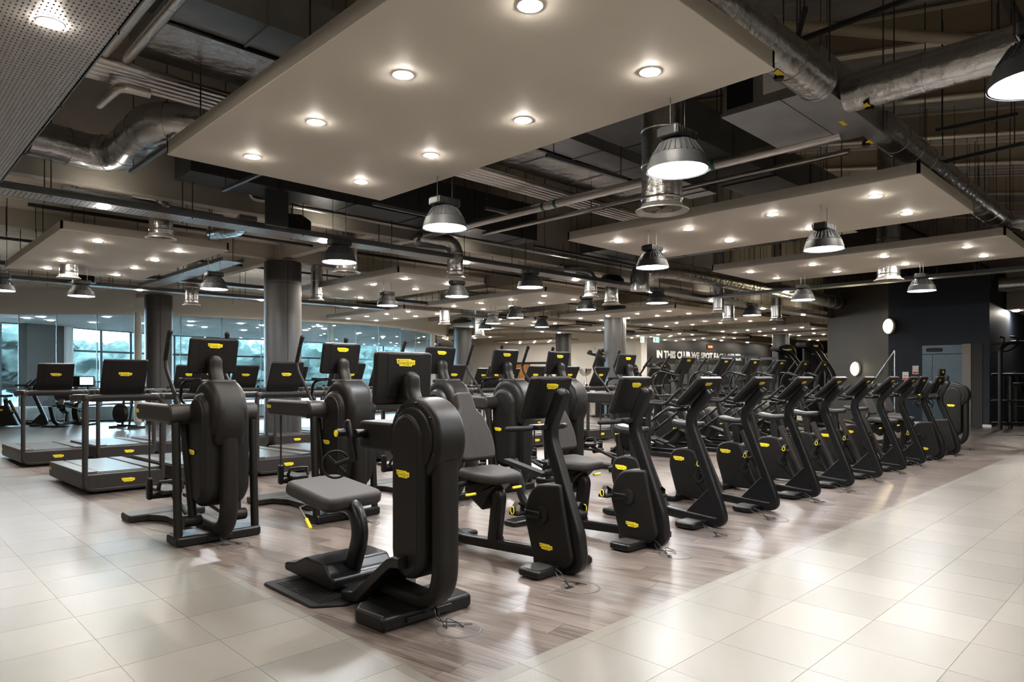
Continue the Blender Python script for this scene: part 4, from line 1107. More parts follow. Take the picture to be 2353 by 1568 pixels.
# ------------------------------------------------------------------ perforated cable trays with lights
def tray(name_lb, x0, x1, y0, y1, z, lights, along='x'):
    t = thing('cable_tray', name_lb, 'cable tray', (x0, y0, z), 0, 'perforated cable trays')
    w, l = x1 - x0, y1 - y0
    b = B()
    if along == 'x':
        b.add([(0, 0, 0), (w, 0, 0), (w, l, 0), (0, l, 0)], [(0, 3, 2, 1)])
        o1 = obj('tray_bed', b, 'perforated', t, smooth=0)
    else:
        b.add([(0, 0, 0), (l, 0, 0), (l, w, 0), (0, w, 0)], [(0, 3, 2, 1)])
        o1 = obj('tray_bed', b, 'perforated', t, smooth=0, loc=(w, 0, 0), rot=(0, 0, R(90)))
    b = B()
    if along == 'x': b.box(0, w, -.01, .01, 0, .07); b.box(0, w, l - .01, l + .01, 0, .07); b.box(0, w, -.02, .0, .065, .08)
    else: b.box(-.01, .01, 0, l, 0, .07); b.box(w - .01, w + .01, 0, l, 0, .07); b.box(w, w + .02, 0, l, .065, .08)
    obj('tray_side', b, 'strut', t, smooth=0)
    n = int(max(w, l) / 1.6)
    for k in range(n):
        b = B()
        for e in (0, 1):
            if along == 'x': hx, hy = .5 + k * 1.6, e * l
            else: hx, hy = e * w, .5 + k * 1.6
            top = (zroof(y0 + hy) - .4 if y0 + hy < 9.9 else 4.44) - z
            b.cyl((hx, hy, -.02), (hx, hy, top), .007, 6)
        obj('hanger_rod', b, 'rod', t)
    for (lx, ly) in lights: downlight(t, lx - x0, ly - y0, -.008)
    return t
tray('broad perforated tray overhead at the top left corner with a bright light', .42, 1.19, 1.0, 9.3, 3.64, [(.865, 4.86)], 'y')
tray('perforated tray crossing above the treadmills with spaced lights', -2, 40, 9.52, 9.90, 3.64, [(-.7, 9.75), (2.29, 9.72), (5.37, 9.75), (8.29, 9.70), (11.5, 9.72), (14.5, 9.75), (17.5, 9.74), (20.6, 9.7), (23.7, 9.7)], 'x')
tray('perforated tray in front of the window wall with lights', -4, 27, 18.25, 18.60, 3.64, [(2.0, 18.4), (5.13, 18.4), (8.24, 18.45), (11.24, 18.43), (14.3, 18.4), (17.4, 18.4), (20.5, 18.4)], 'x')
tray('narrow perforated tray hung beside the window-wall tray', -4, 16, 16.7, 16.95, 3.72, [], 'x')
tray('perforated tray running towards the lift block with two lights', 16.72, 17.06, -2, 9.5, 3.64, [(16.9, 1.2), (16.9, 4.23), (16.95, 7.38)], 'y')
tray('pale perforated tray between the two grey columns', 5.05, 5.45, 13.0, 18.2, 3.70, [], 'y')
# far downlights beyond the black-wall side: bulkhead light fittings
for i, x in enumerate((36.5, 39.6, 43.0, 46.8, 51.0)):
    t = thing('downlight_fitting', f'{ORD[i]} downlight from the left under the bulkhead before the motto wall', 'ceiling light', (x, 23.2, 3.97), 0, 'bulkhead downlights')
    put('lamp', DL, t, (0, 0, 0), (0, 0, 0), (1.4, 1.4, 1.4))

x, y = at(2335, 715, 3.59)
t = thing('downlight_fitting', 'single downlight at the right edge above the training rig', 'ceiling light', (x, y, 3.59), 0, 'bulkhead downlights')
put('lamp', DL, t, (0, 0, 0), (0, 0, 0), (1.6, 1.6, 1.6))
# ------------------------------------------------------------------ high bay lamps
def make_bay():
    t = thing('high_bay_lamp', '', 'pendant lamp')
    b = B(); b.lathe([(.235, -.004), (.228, .03), (.205, .10), (.175, .115), (.165, .15), (.13, .205), (.10, .225), (.07, .23)], n=36, cap=False)
    b.lathe([(.225, .0), (.215, .04)], n=36, cap=False)
    for k in range(28):
        a = 2 * PI * k / 28; ca, sa = math.cos(a), math.sin(a)
        b.cyl((.198 * ca, .198 * sa, .108), (.135 * ca, .135 * sa, .205), .004, 5)
    obj('shade', b, 'lamp_shade', t)
    b = B(); b.lathe([(.222, .006), (.222, .012)], n=36); obj('diffuser', b, 'bay_glow', t)
    b = B(); rbox(b, -.15, .15, -.085, .085, .225, .315, .02, .03)
    for k in range(9): b.box(-.14 + k * .033, -.125 + k * .033, -.092, .092, .24, .30)
    obj('driver_box', b, 'lamp_black', t)
    for sx in (-1, 1):
        b = B(); b.cyl((0, 0, 0), (0, 0, 1), .004, 6); obj('hanging_cable', b, 'rod', t, loc=(sx * .10, 0, .31))
    return t
bays = [((1557, 392), 'high bay lamp nearest, below the right edge of the large raft'), ((1022, 524), 'high bay lamp under the corner of the large raft, before the silver pipe'),
        ((780, 603), 'high bay lamp right of the big grey column'), ((187, 681), 'high bay lamp hanging before the fascia at the left'), ((492, 665), 'high bay lamp between the two left grey columns'),
        ((890, 703), 'high bay lamp above the arm trainer, before the curved fascia'), ((1050, 682), 'high bay lamp between the two middle rafts'), ((1218, 661), 'high bay lamp above the third middle-row raft edge'),
        ((1499, 615), 'high bay lamp under the left end of the right-hand raft'), ((1893, 573), 'high bay lamp between the two right-hand rafts'), ((2118, 669), 'high bay lamp in front of the navy lift block'),
        ((1510, 697), 'high bay lamp right of the blue-grey column'), ((1845, 690), 'high bay lamp left of the stair block'), ((1347, 712), 'high bay lamp left of the blue-grey column'), ((1184, 731), 'small far high bay lamp above the fourth cross trainer'),
        ((1133, 744), 'small far high bay lamp, left one of a close pair'), ((1115, 757), 'smallest far high bay lamp beside the far grey column'), ((1245, 752), 'far high bay lamp before the white wall'), ((1728, 725), 'far high bay lamp above the motto wall end'),
        ((0, 668), 'high bay lamp cut by the left picture edge'), ((2388, 190), 'high bay lamp cut by the right picture edge')]
bp_ = make_bay(); tr_ = tree_of(bp_)
for i, ((px, py), lb) in enumerate(bays):
    o = bp_ if i == 0 else dup_tree(tr_)
    x, y = at(px, py, 3.07); o.location = (x, y, 3.07); o['label'] = lb; o['group'] = 'high bay lamps'
    for c_ in kids(o):
        if c_.name.startswith('hanging_cable'): c_.scale.z = (zroof(y) if y < 9.9 else 4.43) - 3.38

# ------------------------------------------------------------------ ducts, pipes and other services
def duct(name, lb, path, r, m_='foil', seams=1.0, fil=.3, n=20, cat='duct', grp='round ventilation ducts'):
    pp = fillet(path, fil, n=7)
    base = Vector(path[0]); t = thing(name, lb, cat, base, 0, grp)
    b = B(); b.sweep([p - base for p in pp], 2 * r, n=n, up=(0, 0, 1)); obj('duct_run' if cat == 'duct' else 'pipe_run', b, m_, t)
    if seams:
        acc = 0; nb = 0
        for i in range(1, len(pp)):
            seg = pp[i] - pp[i - 1]; L = seg.length
            if L < 1e-6: continue
            u = seg / L; s0 = (seams - acc) if acc < seams else 0
            while s0 < L:
                c = pp[i - 1] + u * s0 - base
                if nb < 60: b = B(); b.cyl(c - u * .012, c + u * .012, r * 1.03, n); obj('joint_band', b, m_, t); nb += 1
                s0 += seams
            acc = (acc + L) % seams
    return t
duct('foil_duct', 'silver foil duct running away past the right edge of the large raft', [(3.2, 2.33, 4.05), (6.0, 2.33, 4.05)], .165, seams=.55)
duct('foil_duct', 'silver foil duct crossing the top right corner from the air unit', [(6.45, 2.25, 4.05), (6.45, -2.5, 4.05)], .165, seams=.62)
duct('foil_duct', 'long silver foil duct leaving the air unit along the right-hand rafts', [(7.5, 2.30, 4.05), (13.6, 2.30, 4.05), (14.3, 1.2, 4.05), (14.4, -2, 4.05)], .16, seams=.5)
duct('foil_duct', 'bulky kinked foil duct at the left below the broad tray', [(*at(60, 312, 4.25), 4.25), (*at(215, 352, 4.25), 4.25), (*at(275, 352, 4.25), 4.25), (*at(355, 278, 4.25), 4.25), (*at(470, 290, 4.25), 4.25)], .215, seams=.42, fil=.45)
duct('foil_duct', 'dark foil duct hooking down behind the tray above the left raft', [(4.4, 10.3, 3.95), (4.6, 11.2, 3.95), (4.7, 12.5, 4.1)], .13, seams=.3)
duct('spiral_duct', 'silver duct below the right-hand raft bending down to a diffuser', [(13.2, 9.2, 3.5), (13.2, 9.2, 4.0), (14.2, 9.1, 4.1), (19.5, 9.0, 4.1), (25.2, 9.0, 4.1)], .22, seams=.6, fil=.35)
duct('spiral_duct', 'dark round duct far beyond the middle columns', [(18.0, 20.5, 3.75), (23.5, 20.3, 3.75), (28, 20, 3.75)], .22, 'galv_dark', seams=.9)
duct('spiral_duct', 'silver duct high at the right edge beyond the raft', [(24.3, 4.2, 4.2), (24.5, 2.5, 4.2), (24.8, -2.5, 4.2)], .20, seams=.7)
# air handling unit
t = thing('air_unit', 'grey metal air handling box joined to the silver ducts, with hanging brackets', 'ventilation unit', (6.0, 2.30, 3.99))
b = B(); rbox(b, 0, 1.5, 0, .92, .03, .38, .006, .01); obj('casing', b, 'galv', t)
b = B(); b.box(-.01, 1.51, -.02, .35, 0, .03); obj('access_panel', b, 'galv', t, smooth=0)
b = B(); b.box(-.01, 1.51, .36, .94, 0, .03); obj('access_panel', b, 'galv', t, smooth=0)
b = B(); b.box(-.006, 0, .62, .88, .06, .33); obj('vent_grille', b, 'lamp_black', t, smooth=0)
b = B(); b.box(-.009, 0, .25, .52, .10, .30); obj('rating_plate', b, 'sign_white', t, smooth=0)
b = B(); b.box(.9, 1.05, .15, .19, -.003, 0); obj('sticker', b, 'tape', t, smooth=0)
for (hx, hy) in ((.05, -.05), (1.45, -.05), (.05, .97), (1.45, .97)):
    b = B(); b.cyl((hx, hy, .0), (hx, hy, 2.1), .007, 6); obj('hanger_rod', b, 'rod', t)
for i, (px, py) in enumerate(((1790, 172), (1998, 243), (1990, 327))):
    x, y = at(px, py, 3.90 if i else 3.9); b = B(); b.lathe([(.035, 0), (.04, .02), (.035, .05)], n=14)
    tag(obj('test_port', b, 'lamp_black', loc=(x, y, 3.86)), ['black round port under the duct at the raft corner', 'black round port under the duct right of the air unit', 'black round port on the duct beyond the air unit'][i], 'duct port', 'duct ports')
for i, (px, py, z) in enumerate(((1790, 168, 3.88), (1992, 243, 3.88), (1998, 327, 3.88))):
    x, y = at(px, py, z); b = B(); b.prism([(-.07, -.02), (.07, -.02), (.05, .03), (-.03, .03)], 0, .004, 'z')
    tag(obj('warning_tape', b, 'tape', loc=(x, y, z), smooth=0), ['yellow tape flag on the duct at the large raft corner', 'yellow tape flag on the duct at the right of the air unit', 'yellow tape flag on the duct beyond the air unit'][i], 'tape', 'yellow tape flags')
# drop ducts with bell diffusers
def drop(px, py, z, r, lb, top=None, bend=None, rim=1.32, m_='foil'):
    x, y = at(px, py, z); t = thing('drop_duct', lb, 'duct', (x, y, z), 0, 'drop ducts with round diffusers')
    top = top if top else (zroof(y) - .55 if y < 9.9 else 4.44)
    h = top - z
    if bend: pts = fillet([(0, 0, .05), (0, 0, h), (bend[0], bend[1], h)], .25, n=7)
    else: pts = [Vector((0, 0, .05)), Vector((0, 0, h))]
    b = B(); b.sweep(pts, 2 * r, up=(0, 1, 0), n=22); obj('duct_run', b, m_, t)
    for k in (.12, .45, .8):
        if k < h - .1: b = B(); b.lathe([(r * 1.0, k - .012), (r * 1.04, k), (r, k + .012)], n=22, cap=False); obj('joint_band', b, m_, t)
    b = B(); b.lathe([(r * rim, 0), (r * rim, .012), (r * 1.1, .03), (r * 1.0, .07)], n=28, cap=False); b.lathe([(r * 1.3, .002), (r * .95, .03), (r * .9, .08)], n=28, cap=False)
    for k in range(6):
        a = k * PI / 3; b.box(0, r * .9, -.004, .004, .02, .05, Matrix.Rotation(a, 4, 'Z'))
    obj('diffuser_bell', b, 'diffuser_rim', t)
    return t
drop(1521, 487, 3.14, .20, 'large foil drop duct with bell mouth behind the nearest high bay lamp')
drop(795, 628, 3.32, .19, 'foil drop duct right of the big grey column behind a high bay lamp')
drop(370, 550, 3.45, .155, 'foil drop duct with elbow above the left raft', top=4.05, bend=(-.45, -.1))
drop(1046, 640, 3.30, .15, 'foil drop duct with hooked elbow in the middle above the trays', top=3.95, bend=(-.7, .2))
drop(1405, 700, 3.30, .17, 'silver drop duct directly in front of the blue-grey column')
drop(1357, 683, 3.30, .14, 'silver drop duct with elbow left of the blue-grey column', top=3.85, bend=(-.8, .2))
drop(158, 640, 3.35, .15, 'short drop diffuser just below the left raft')
drop(440, 702, 3.30, .16, 'silver drop diffuser between the two left grey columns')
drop(727, 690, 3.30, .13, 'short drop diffuser right of the big grey column below the raft', m_='spiral')
drop(1022, 746, 3.15, .16, 'silver drop duct where the curved fascia ends', m_='spiral')
drop(1102, 772, 3.0, .17, 'silver drop duct right of the far grey column', m_='spiral')
drop(1651, 719, 3.25, .15, 'silver drop duct above the motto wall left side', m_='spiral')
drop(1674, 737, 3.2, .17, 'wide silver drop duct above the motto wall', m_='spiral')
drop(1784, 737, 3.2, .15, 'silver drop duct above the far column', m_='spiral')
drop(2042, 645, 3.35, .20, 'drop diffuser under the raft nearest the lift block')
# pipe bundles
for i in range(5):
    duct('lagged_pipe', f'{ORD[i]} foil-lagged pipe of the bundle running behind the large raft, counted from the camera', [(1.55, 6.80 + i * .10, 4.30), (12.5, 6.80 + i * .10, 4.30)], .040, 'foil_pipe', seams=0, n=10, cat='pipe', grp='lagged pipe bundle')
for i in range(2):
    duct('lagged_pipe', ['left', 'right'][i] + ' one of two foil-lagged pipes beside the broad top-left tray', [(1.60 + i * .17, 6.75, 4.36), (1.60 + i * .17, 3.9, 4.36)], .055, 'foil_pipe', seams=.6, n=12, cat='pipe', grp='pair of lagged pipes')
duct('lagged_pipe', 'stub of foil-lagged pipe with bend below the pipe bundle at left', [(*at(345, 215, 4.15), 4.15), (*at(275, 198, 4.15), 4.15), (*at(228, 240, 4.15), 4.15)], .045, 'foil_pipe', seams=.4, fil=.1, n=12, cat='pipe', grp='single pipes')
tp = duct('lagged_pipe', 'long foil-lagged pipe crossing behind the nearest high bay lamp with green bands', [(7.3, 11.2, 4.0), (7.3, 2.6, 4.0)], .060, 'foil_pipe', seams=1.5, n=12, cat='pipe', grp='single pipes')
for k in range(3):
    b = B(); b.cyl((0, -4.4 - k * .12, 0), (0, -4.45 - k * .12, 0), .063, 14); obj('marker_band', b, 'band_green' if k != 1 else 'band_white', tp)
    b = B(); b.cyl((0, -6.9 - k * .12, 0), (0, -6.95 - k * .12, 0), .063, 14); obj('marker_band', b, 'band_green' if k != 1 else 'band_white', tp)
duct('lagged_pipe', 'thin foil-lagged pipe beside the long banded pipe', [(8.1, 9.0, 4.05), (8.1, 2.8, 4.05)], .035, 'foil_pipe', seams=0, n=10, cat='pipe', grp='single pipes')
duct('lagged_pipe', 'slim pipe following the upper wall above the long tray', [(4.2, 9.78, 4.35), (4.2, 9.78, 4.12), (28, 9.78, 4.12)], .035, 'foil_pipe', seams=3.0, fil=.1, n=10, cat='pipe', grp='single pipes')
duct('lagged_pipe', 'pale diagonal brace tube in the roof at the top right', [(7.5, 4.5, 6.0), (10.5, 1.0, 5.4)], .07, 'beam_cream', seams=0, n=12, cat='pipe', grp='single pipes')
duct('sprinkler_pipe', 'dark thin sprinkler pipe crossing the far soffit', [(2, 12.9, 4.2), (30, 12.9, 4.2)], .03, 'dark_steel', seams=0, n=8, cat='pipe', grp='sprinkler pipes')
duct('sprinkler_pipe', 'second dark sprinkler pipe, beyond the middle rafts', [(2, 16.4, 4.2), (30, 16.4, 4.2)], .03, 'dark_steel', seams=0, n=8, cat='pipe', grp='sprinkler pipes')
duct('sprinkler_pipe', 'reddish sprinkler pipe beyond the blue-grey column', [(12, 19.6, 3.95), (31, 19.6, 3.95)], .035, 'brown_wall', seams=0, n=8, cat='pipe', grp='sprinkler pipes')
# rectangular ducts
def rduct(lb, x0, x1, y0, y1, z0, z1, m_, seam=1.2):
    t = thing('rectangular_duct', lb, 'duct', (x0, y0, z0), 0, 'rectangular ducts')
    b = B(); b.box(0, x1 - x0, 0, y1 - y0, 0, z1 - z0); obj('duct_run', b, m_, t, smooth=0)
    x_ = seam
    if x1 - x0 > y1 - y0:
        while x_ < x1 - x0: b = B(); b.box(x_ - .012, x_ + .012, -.012, y1 - y0 + .012, -.012, z1 - z0 + .012); x_ += seam; obj('joint_flange', b, m_, t, smooth=0)
    else:
        while x_ < y1 - y0: b = B(); b.box(-.012, x1 - x0 + .012, x_ - .012, x_ + .012, -.012, z1 - z0 + .012); x_ += seam; obj('joint_flange', b, m_, t, smooth=0)
rduct('foil-wrapped rectangular duct at the top left above the pipe bundle', 1.80, 9.0, 6.0, 6.78, 4.42, 4.8, 'foil')
rduct('flat grey rectangular duct along the top left above the foil duct', 1.62, 10, 5.48, 5.97, 4.45, 4.8, 'galv', .9)
rduct('dark box duct along the upper wall behind the large raft', 3.1, 9.5, 9.0, 9.6, 4.12, 4.8, 'black_duct')
rduct('dark grey box duct beyond the nearest drop duct', 5.6, 11.5, 4.15, 4.95, 4.3, 4.75, 'galv_dark')
rduct('grey flat duct at the very top right corner', 8.0, 9.4, -3.0, 0.9, 4.8, 5.1, 'galv')
rduct('dark box duct beyond the air unit, behind the right-hand raft', 11.5, 13.5, 4.5, 9.6, 4.2, 4.7, 'galv_dark')
rduct('flat foil duct hanging beyond the big grey column', 10.6, 12.2, 16.6, 19.0, 3.95, 4.2, 'foil')
rduct('flat foil duct beyond the middle rafts before the white wall', 15.5, 17.5, 17.0, 20, 3.9, 4.15, 'foil')
# struts
st_ = [((*at(300, 395, 3.95), 3.95), (*at(392, 332, 3.95), 3.95)), ((*at(512, 437, 3.95), 3.95), (*at(600, 398, 3.95), 3.95)), ((*at(1256, 357, 4.0), 4.0), (*at(1440, 412, 4.0), 4.0)), ((*at(1115, 478, 3.95), 3.95), (*at(1168, 490, 3.95), 3.95)),
       ((*at(142, 431, 3.9), 3.9), (*at(512, 498, 3.9), 3.9)), ((*at(856, 468, 3.9), 3.9), (*at(990, 497, 3.9), 3.9)),
       ((*at(1818, 100, 4.9), 4.9), (*at(2110, -10, 4.9), 4.9)), ((*at(1830, 95, 4.6), 4.6), (*at(1850, 20, 4.6), 4.6)), ((*at(2108, 386, 4.1), 4.1), (*at(2353, 330, 4.1), 4.1)), ((*at(2150, 300, 4.6), 4.6), (*at(2340, 262, 4.6), 4.6)), ((9.0, 8.6, 3.9), (12.5, 8.6, 3.9))]
stl = ['short strut at the left corner of the large raft', 'strut stub under the large raft near the left drop duct', 'thin strut below the right part of the large raft', 'short strut bracket beside the lagged pipe bundle', 'long thin channel above the long tray at left', 'strut left of the second nearest high bay lamp', 'dark channel across the top right roof', 'dark channel right of the air unit', 'thin dark bar from the right-hand raft corner to the right edge', 'dark bar high at the right edge of the roof', 'strut carrying pipes before the upper wall']
for i, (p, q) in enumerate(st_):
    v = Vector(q) - Vector(p); b = B(); b.sweep([Vector((0, 0, 0)), v], .045, .045, up=(0, 0, 1), n=4, sq=8)
    t = thing('steel_strut', stl[i], 'strut', p, 0, 'ceiling struts')
    obj('channel', b, 'dark_steel' if i > 5 else 'strut', t, smooth=0)
    for f_ in (.08, .92):
        c = v * f_; yy = p[1] + c.y; b = B(); b.cyl((c.x, c.y, c.z), (c.x, c.y, (zroof(yy) - .5) - p[2]), .006, 6); obj('hanger_rod', b, 'rod', t)
# loose hanger rods and cables: too many to count, one object
b = B()
for k in range(170):
    x, y = rnd.uniform(5.5, 24), rnd.uniform(-1.5, 9.6)
    if 2.0 < x < 15 and 2 < y < 6.9: continue
    z0 = rnd.uniform(3.8, 4.6); b.cyl((x, y, z0), (x, y, zroof(y) - .1), .005, 5)
for k in range(90):
    x, y = rnd.uniform(-3, 28), rnd.uniform(10.4, 22); b.cyl((x, y, rnd.uniform(3.75, 4.0)), (x, y, 4.44), .006, 5)
o = stuff(obj('hanger_cables', b, 'rod', smooth=0)); tag(o, 'many thin hanger rods and cables throughout the open ceiling', 'cables')
# speakers
def speaker(px, py, z, lb, s=1.0):
    x, y = at(px, py, z); t = thing('speaker', lb, 'speaker', (x, y, z), R(-20), 'black ceiling speakers')
    b = B(); b.prism([(p.x, p.y) for p in fillet([(-.26 * s, 0, 0), (.26 * s, 0, 0), (.26 * s, .14 * s, 0), (.12 * s, .23 * s, 0), (-.20 * s, .23 * s, 0), (-.26 * s, .16 * s, 0)], .02, True)], -.12 * s, .12 * s, 'y', r=.01); obj('cabinet', b, 'lamp_black', t)
    b = B(); b.box(-.10 * s, .10 * s, -.13 * s, -.12 * s, .02 * s, .16 * s); obj('grille', b, 'rubber', t, smooth=0)
    b = B(); b.cyl((0, 0, .2 * s), (0, 0, max(.3, 4.4 - z)), .01, 6); obj('bracket', b, 'rod', t)
speaker(672, 530, 3.72, 'black speaker box on the long tray right of the dark post')
speaker(1407, 655, 3.72, 'black speaker above the blue-grey column drop duct')
speaker(1248, 740, 3.7, 'small black speaker beyond the third middle raft')
speaker(1595, 768, 3.8, 'small black speaker over the left end of the motto wall')
speaker(1716, 778, 3.8, 'small black speaker over the right end of the motto wall')
speaker(188, 650, 3.6, 'black box above the left high bay lamp')
x, y = at(636, 520, 3.62)
t = thing('cable_riser', 'dark perforated vertical riser plate above the big grey column tray', 'cable tray', (x, y, 3.62)); b = B(); b.box(-.16, .16, -.03, .03, 0, 1.2); obj('riser_plate', b, 'dark_steel', t, smooth=0)

# ------------------------------------------------------------------ machines on the floor
GA = 3.33
arm = make_arm_trainer()
place_all(arm, [(2.54, 3.32, 0), (16.15, 3.50, 0)], ['black seated arm trainer with round hand wheels, nearest machine at the wood floor corner', 'distant black arm trainer at the far end of the front row before the lift'], 'arm trainers')
rec = make_recumbent()
place_all(rec, [(3.90, GA, 0), (5.02, GA, 0), (13.98, GA, 0), (15.05, GA, 0)], ['recumbent bike with grey seat directly right of the near arm trainer', 'recumbent bike second from the near arm trainer, before the upright bikes', 'recumbent bike just beyond the last upright bike', 'recumbent bike next to the distant arm trainer'], 'recumbent bikes')
bike = make_bike()
bx = [6.13, 7.30, 8.45, 9.60, 10.75, 11.90, 12.98]
place_all(bike, [(x, GA, 0) for x in bx], [f'upright black exercise bike, {ORD[i]} after the near recumbent bikes' for i in range(7)], 'upright bikes in the front row')
for o_, (x, y, rz, lb) in zip([dup_tree(tree_of(bike)) for _ in range(2)], [(*ray(104, 20.4), R(63), 'exercise bike seen from the side by the window glass, beyond the leftmost treadmill'), (*ray(-4, 20.6), R(63), 'exercise bike cut by the left picture edge, by the window glass')]):
    o_.location = (x, y, 0); o_.rotation_euler = (0, 0, rz); o_['label'] = lb; o_['group'] = 'bikes by the window'
o_ = dup_tree(tree_of(rec)); o_.location = (*ray(186, 21.4), 0); o_.rotation_euler = (0, 0, R(143)); o_['label'] = 'recumbent bike by the window glass with a lit screen'; o_['group'] = 'bikes by the window'
ct = make_cross_trainer()
cx_ = [2.41, 3.74, 5.08, 6.17, 7.22, 8.86]
place_all(ct, [(x, 6.23, 0) for x in cx_], ['cross trainer with hanging pedals nearest the pale aisle at left'] + [f'cross trainer with hanging pedals, {ORD[i]} from the left aisle' for i in range(1, 6)], 'cross trainers in the second row')
el = make_elliptical()
ex_ = [10.65, 12.0, 13.2, 14.45, 15.7, 16.85]
place_all(el, [(x, 6.23, 0) for x in ex_], [f'elliptical with round rear wheel covers, {ORD[i]} after the cross trainers' for i in range(6)], 'elliptical trainers in the second row')
tm_ = make_treadmill()
txs = [(2.56 + 1.105 * i, 9.82, 0) for i in range(12)]
tls = [f'treadmill, {ORD[i]} from the left in the nearer treadmill row' for i in range(12)]
txd = [(2.48 + 1.075 * i, 13.52, 0) for i in range(13)]
txd = [q for q in txd if abs(q[0] - 6.95) > .62 or True]
tld = [f'treadmill, {ORD[i]} from the left in the farther treadmill row' for i in range(13)]
place_all(tm_, txs + txd, tls + tld, 'treadmills')

# floor hatches and power cords
def make_hatch():
    t = thing('floor_hatch', '', 'floor box')
    b = B(); b.lathe([(.125, .0015), (.128, .003), (.140, .003), (.142, 0)], n=36, cap=False); obj('hatch_ring', b, 'hatch_ring', t)
    b = B(); b.lathe([(.125, .0005), (.125, .0015)], n=36); me = mesh('hatch_lid', b, 'wood_floor'); put('hatch_lid', me, t)
    b = B(); b.box(-.10, -.02, .04, .075, .001, .003); b.box(.03, .08, .06, .085, .001, .003); obj('cable_slot', b, 'lamp_black', t, smooth=0)
    return t
def make_cord(seed, y1):
    q = random.Random(seed); pts = [(-.05, .055, .0)]
    pts += [(-.05 + q.uniform(-.04, .04), .10, .05), (q.uniform(-.08, .08), .04, .01), (q.uniform(-.02, .10), -.01, .006), (.06, .06, .006), (q.uniform(-.1, .0), .12, .03), (q.uniform(-.05, .05), y1, .06)]
    b = B(); b.sweep(fillet(pts, .06, n=5), .007, n=6)
    pts2 = [(-.05, .055, .0), (-.08, .10, .07), (-.02, .16, .07), (q.uniform(-.05, .02), y1 - .02, .09)]
    b.sweep(fillet(pts2, .05, n=5), .006, n=6)
    return b
hx = [(2.58, 3.08), (3.70, 3.08), (4.95, 3.09), (5.83, 3.10), (6.92, 3.13), (8.20, 3.13), (9.25, 3.13), (10.4, 3.15), (11.5, 3.15), (12.6, 3.15), (13.65, 3.15), (14.75, 3.15), (16.2, 3.2), (2.42, 5.99), (3.75, 5.95), (5.0, 5.95)]
hp = make_hatch(); th_ = tree_of(hp)
where = ['in front of the near arm trainer', 'in front of the nearest recumbent bike', 'in front of the second recumbent bike'] + [f'in front of the {ORD[i]} upright bike' for i in range(7)] + ['in front of the third recumbent bike', 'in front of the fourth recumbent bike', 'in front of the distant arm trainer', 'in front of the first cross trainer', 'in front of the second cross trainer', 'in front of the third cross trainer']
for i, (x, y) in enumerate(hx):
    o = hp if i == 0 else dup_tree(th_)
    o.location = (x, y, .0); o.rotation_euler = (0, 0, R(20 * ((i * 7) % 5 - 2))); o['label'] = 'round wood-look floor hatch with cable slot ' + where[i]; o['group'] = 'floor hatches'
    tg = 2.54 if i == 0 else x
    c = obj('power_cord', make_cord(i, .24), 'cable', loc=(x, y, .003)); tag(c, 'black power cord looping from the floor hatch ' + where[i], 'cable', 'power cords')

# ------------------------------------------------------------------ strength equipment and rigs in the background
def strength(lb, x, y, rz, h=2.45):
    t = thing('strength_machine', lb, 'exercise machine', (x, y, 0), rz, 'strength machines')
    b = B(); rbox(b, -.5, .5, -.3, .3, 0, .07, .01, .03); obj('base', b, 'satin_black', t)
    b = B(); b.sweep(fillet([(-.20, 0, .05), (-.20, 0, h - .05), (.20, 0, h - .05), (.20, 0, .05)], .2, n=7), .12, .26, up=(0, 1, 0), n=14, sq=3.2); obj('shroud', b, 'black_plastic', t)
    b = B(); b.box(-.12, .12, -.05, .05, .1, h - .35)
    for k in range(14): b.box(-.13, .13, -.07, .07, .12 + k * .07, .175 + k * .07)
    obj('weight_stack', b, 'rubber', t, smooth=0)
    for sy in (-.25, -.5):
        b = B(); b.sweep(fillet([(.55, sy, 1.0), (.30, sy, 1.65), (-.15, sy, h - .22), (-.55, sy, h - .12)], .25, n=6), .10, n=12, ends='round'); a_ = obj('press_arm', b, 'satin_black', t)
        b = B(); b.cyl((-.58, sy - .12, h - .08), (-.58, sy + .12, h - .08), .075, 16); obj('roller_pad', b, 'rubber', a_)
    b = B(); rbox(b, -.18, .18, -1.1, -.7, .48, .56, .03, .05); obj('seat', b, 'upholstery', t)
    b = B(); rbox(b, -.16, .16, -.62, -.54, .62, 1.2, .03, .05, 'y'); obj('backrest', b, 'upholstery', t)
    b = B(); b.sweep([(0, -.1, .1), (0, -1.1, .1)], .08, .08, n=8, sq=5); b.sweep([(0, -.9, .1), (0, -.9, .5)], .07, n=8); obj('seat_frame', b, 'satin_black', t)
    badge(t, (0, -.135, h - .10), .16)
    return t
strength('tall black strength machine just left of the blue-grey column', *ray(1388, 25.0), YAW - R(90))
strength('strength machine with curved press arms, left one before the far column', *ray(1808, 21.5), YAW - R(80), 2.44)
strength('strength machine with curved press arms, right one near the stair block', *ray(1868, 20.2), YAW - R(80), 2.50)
strength('strength machine seen between the first two ellipticals', *ray(1522, 26), YAW - R(90), 2.0)
strength('strength machine beside the white wall corner', *ray(1450, 30), YAW - R(90), 2.0)
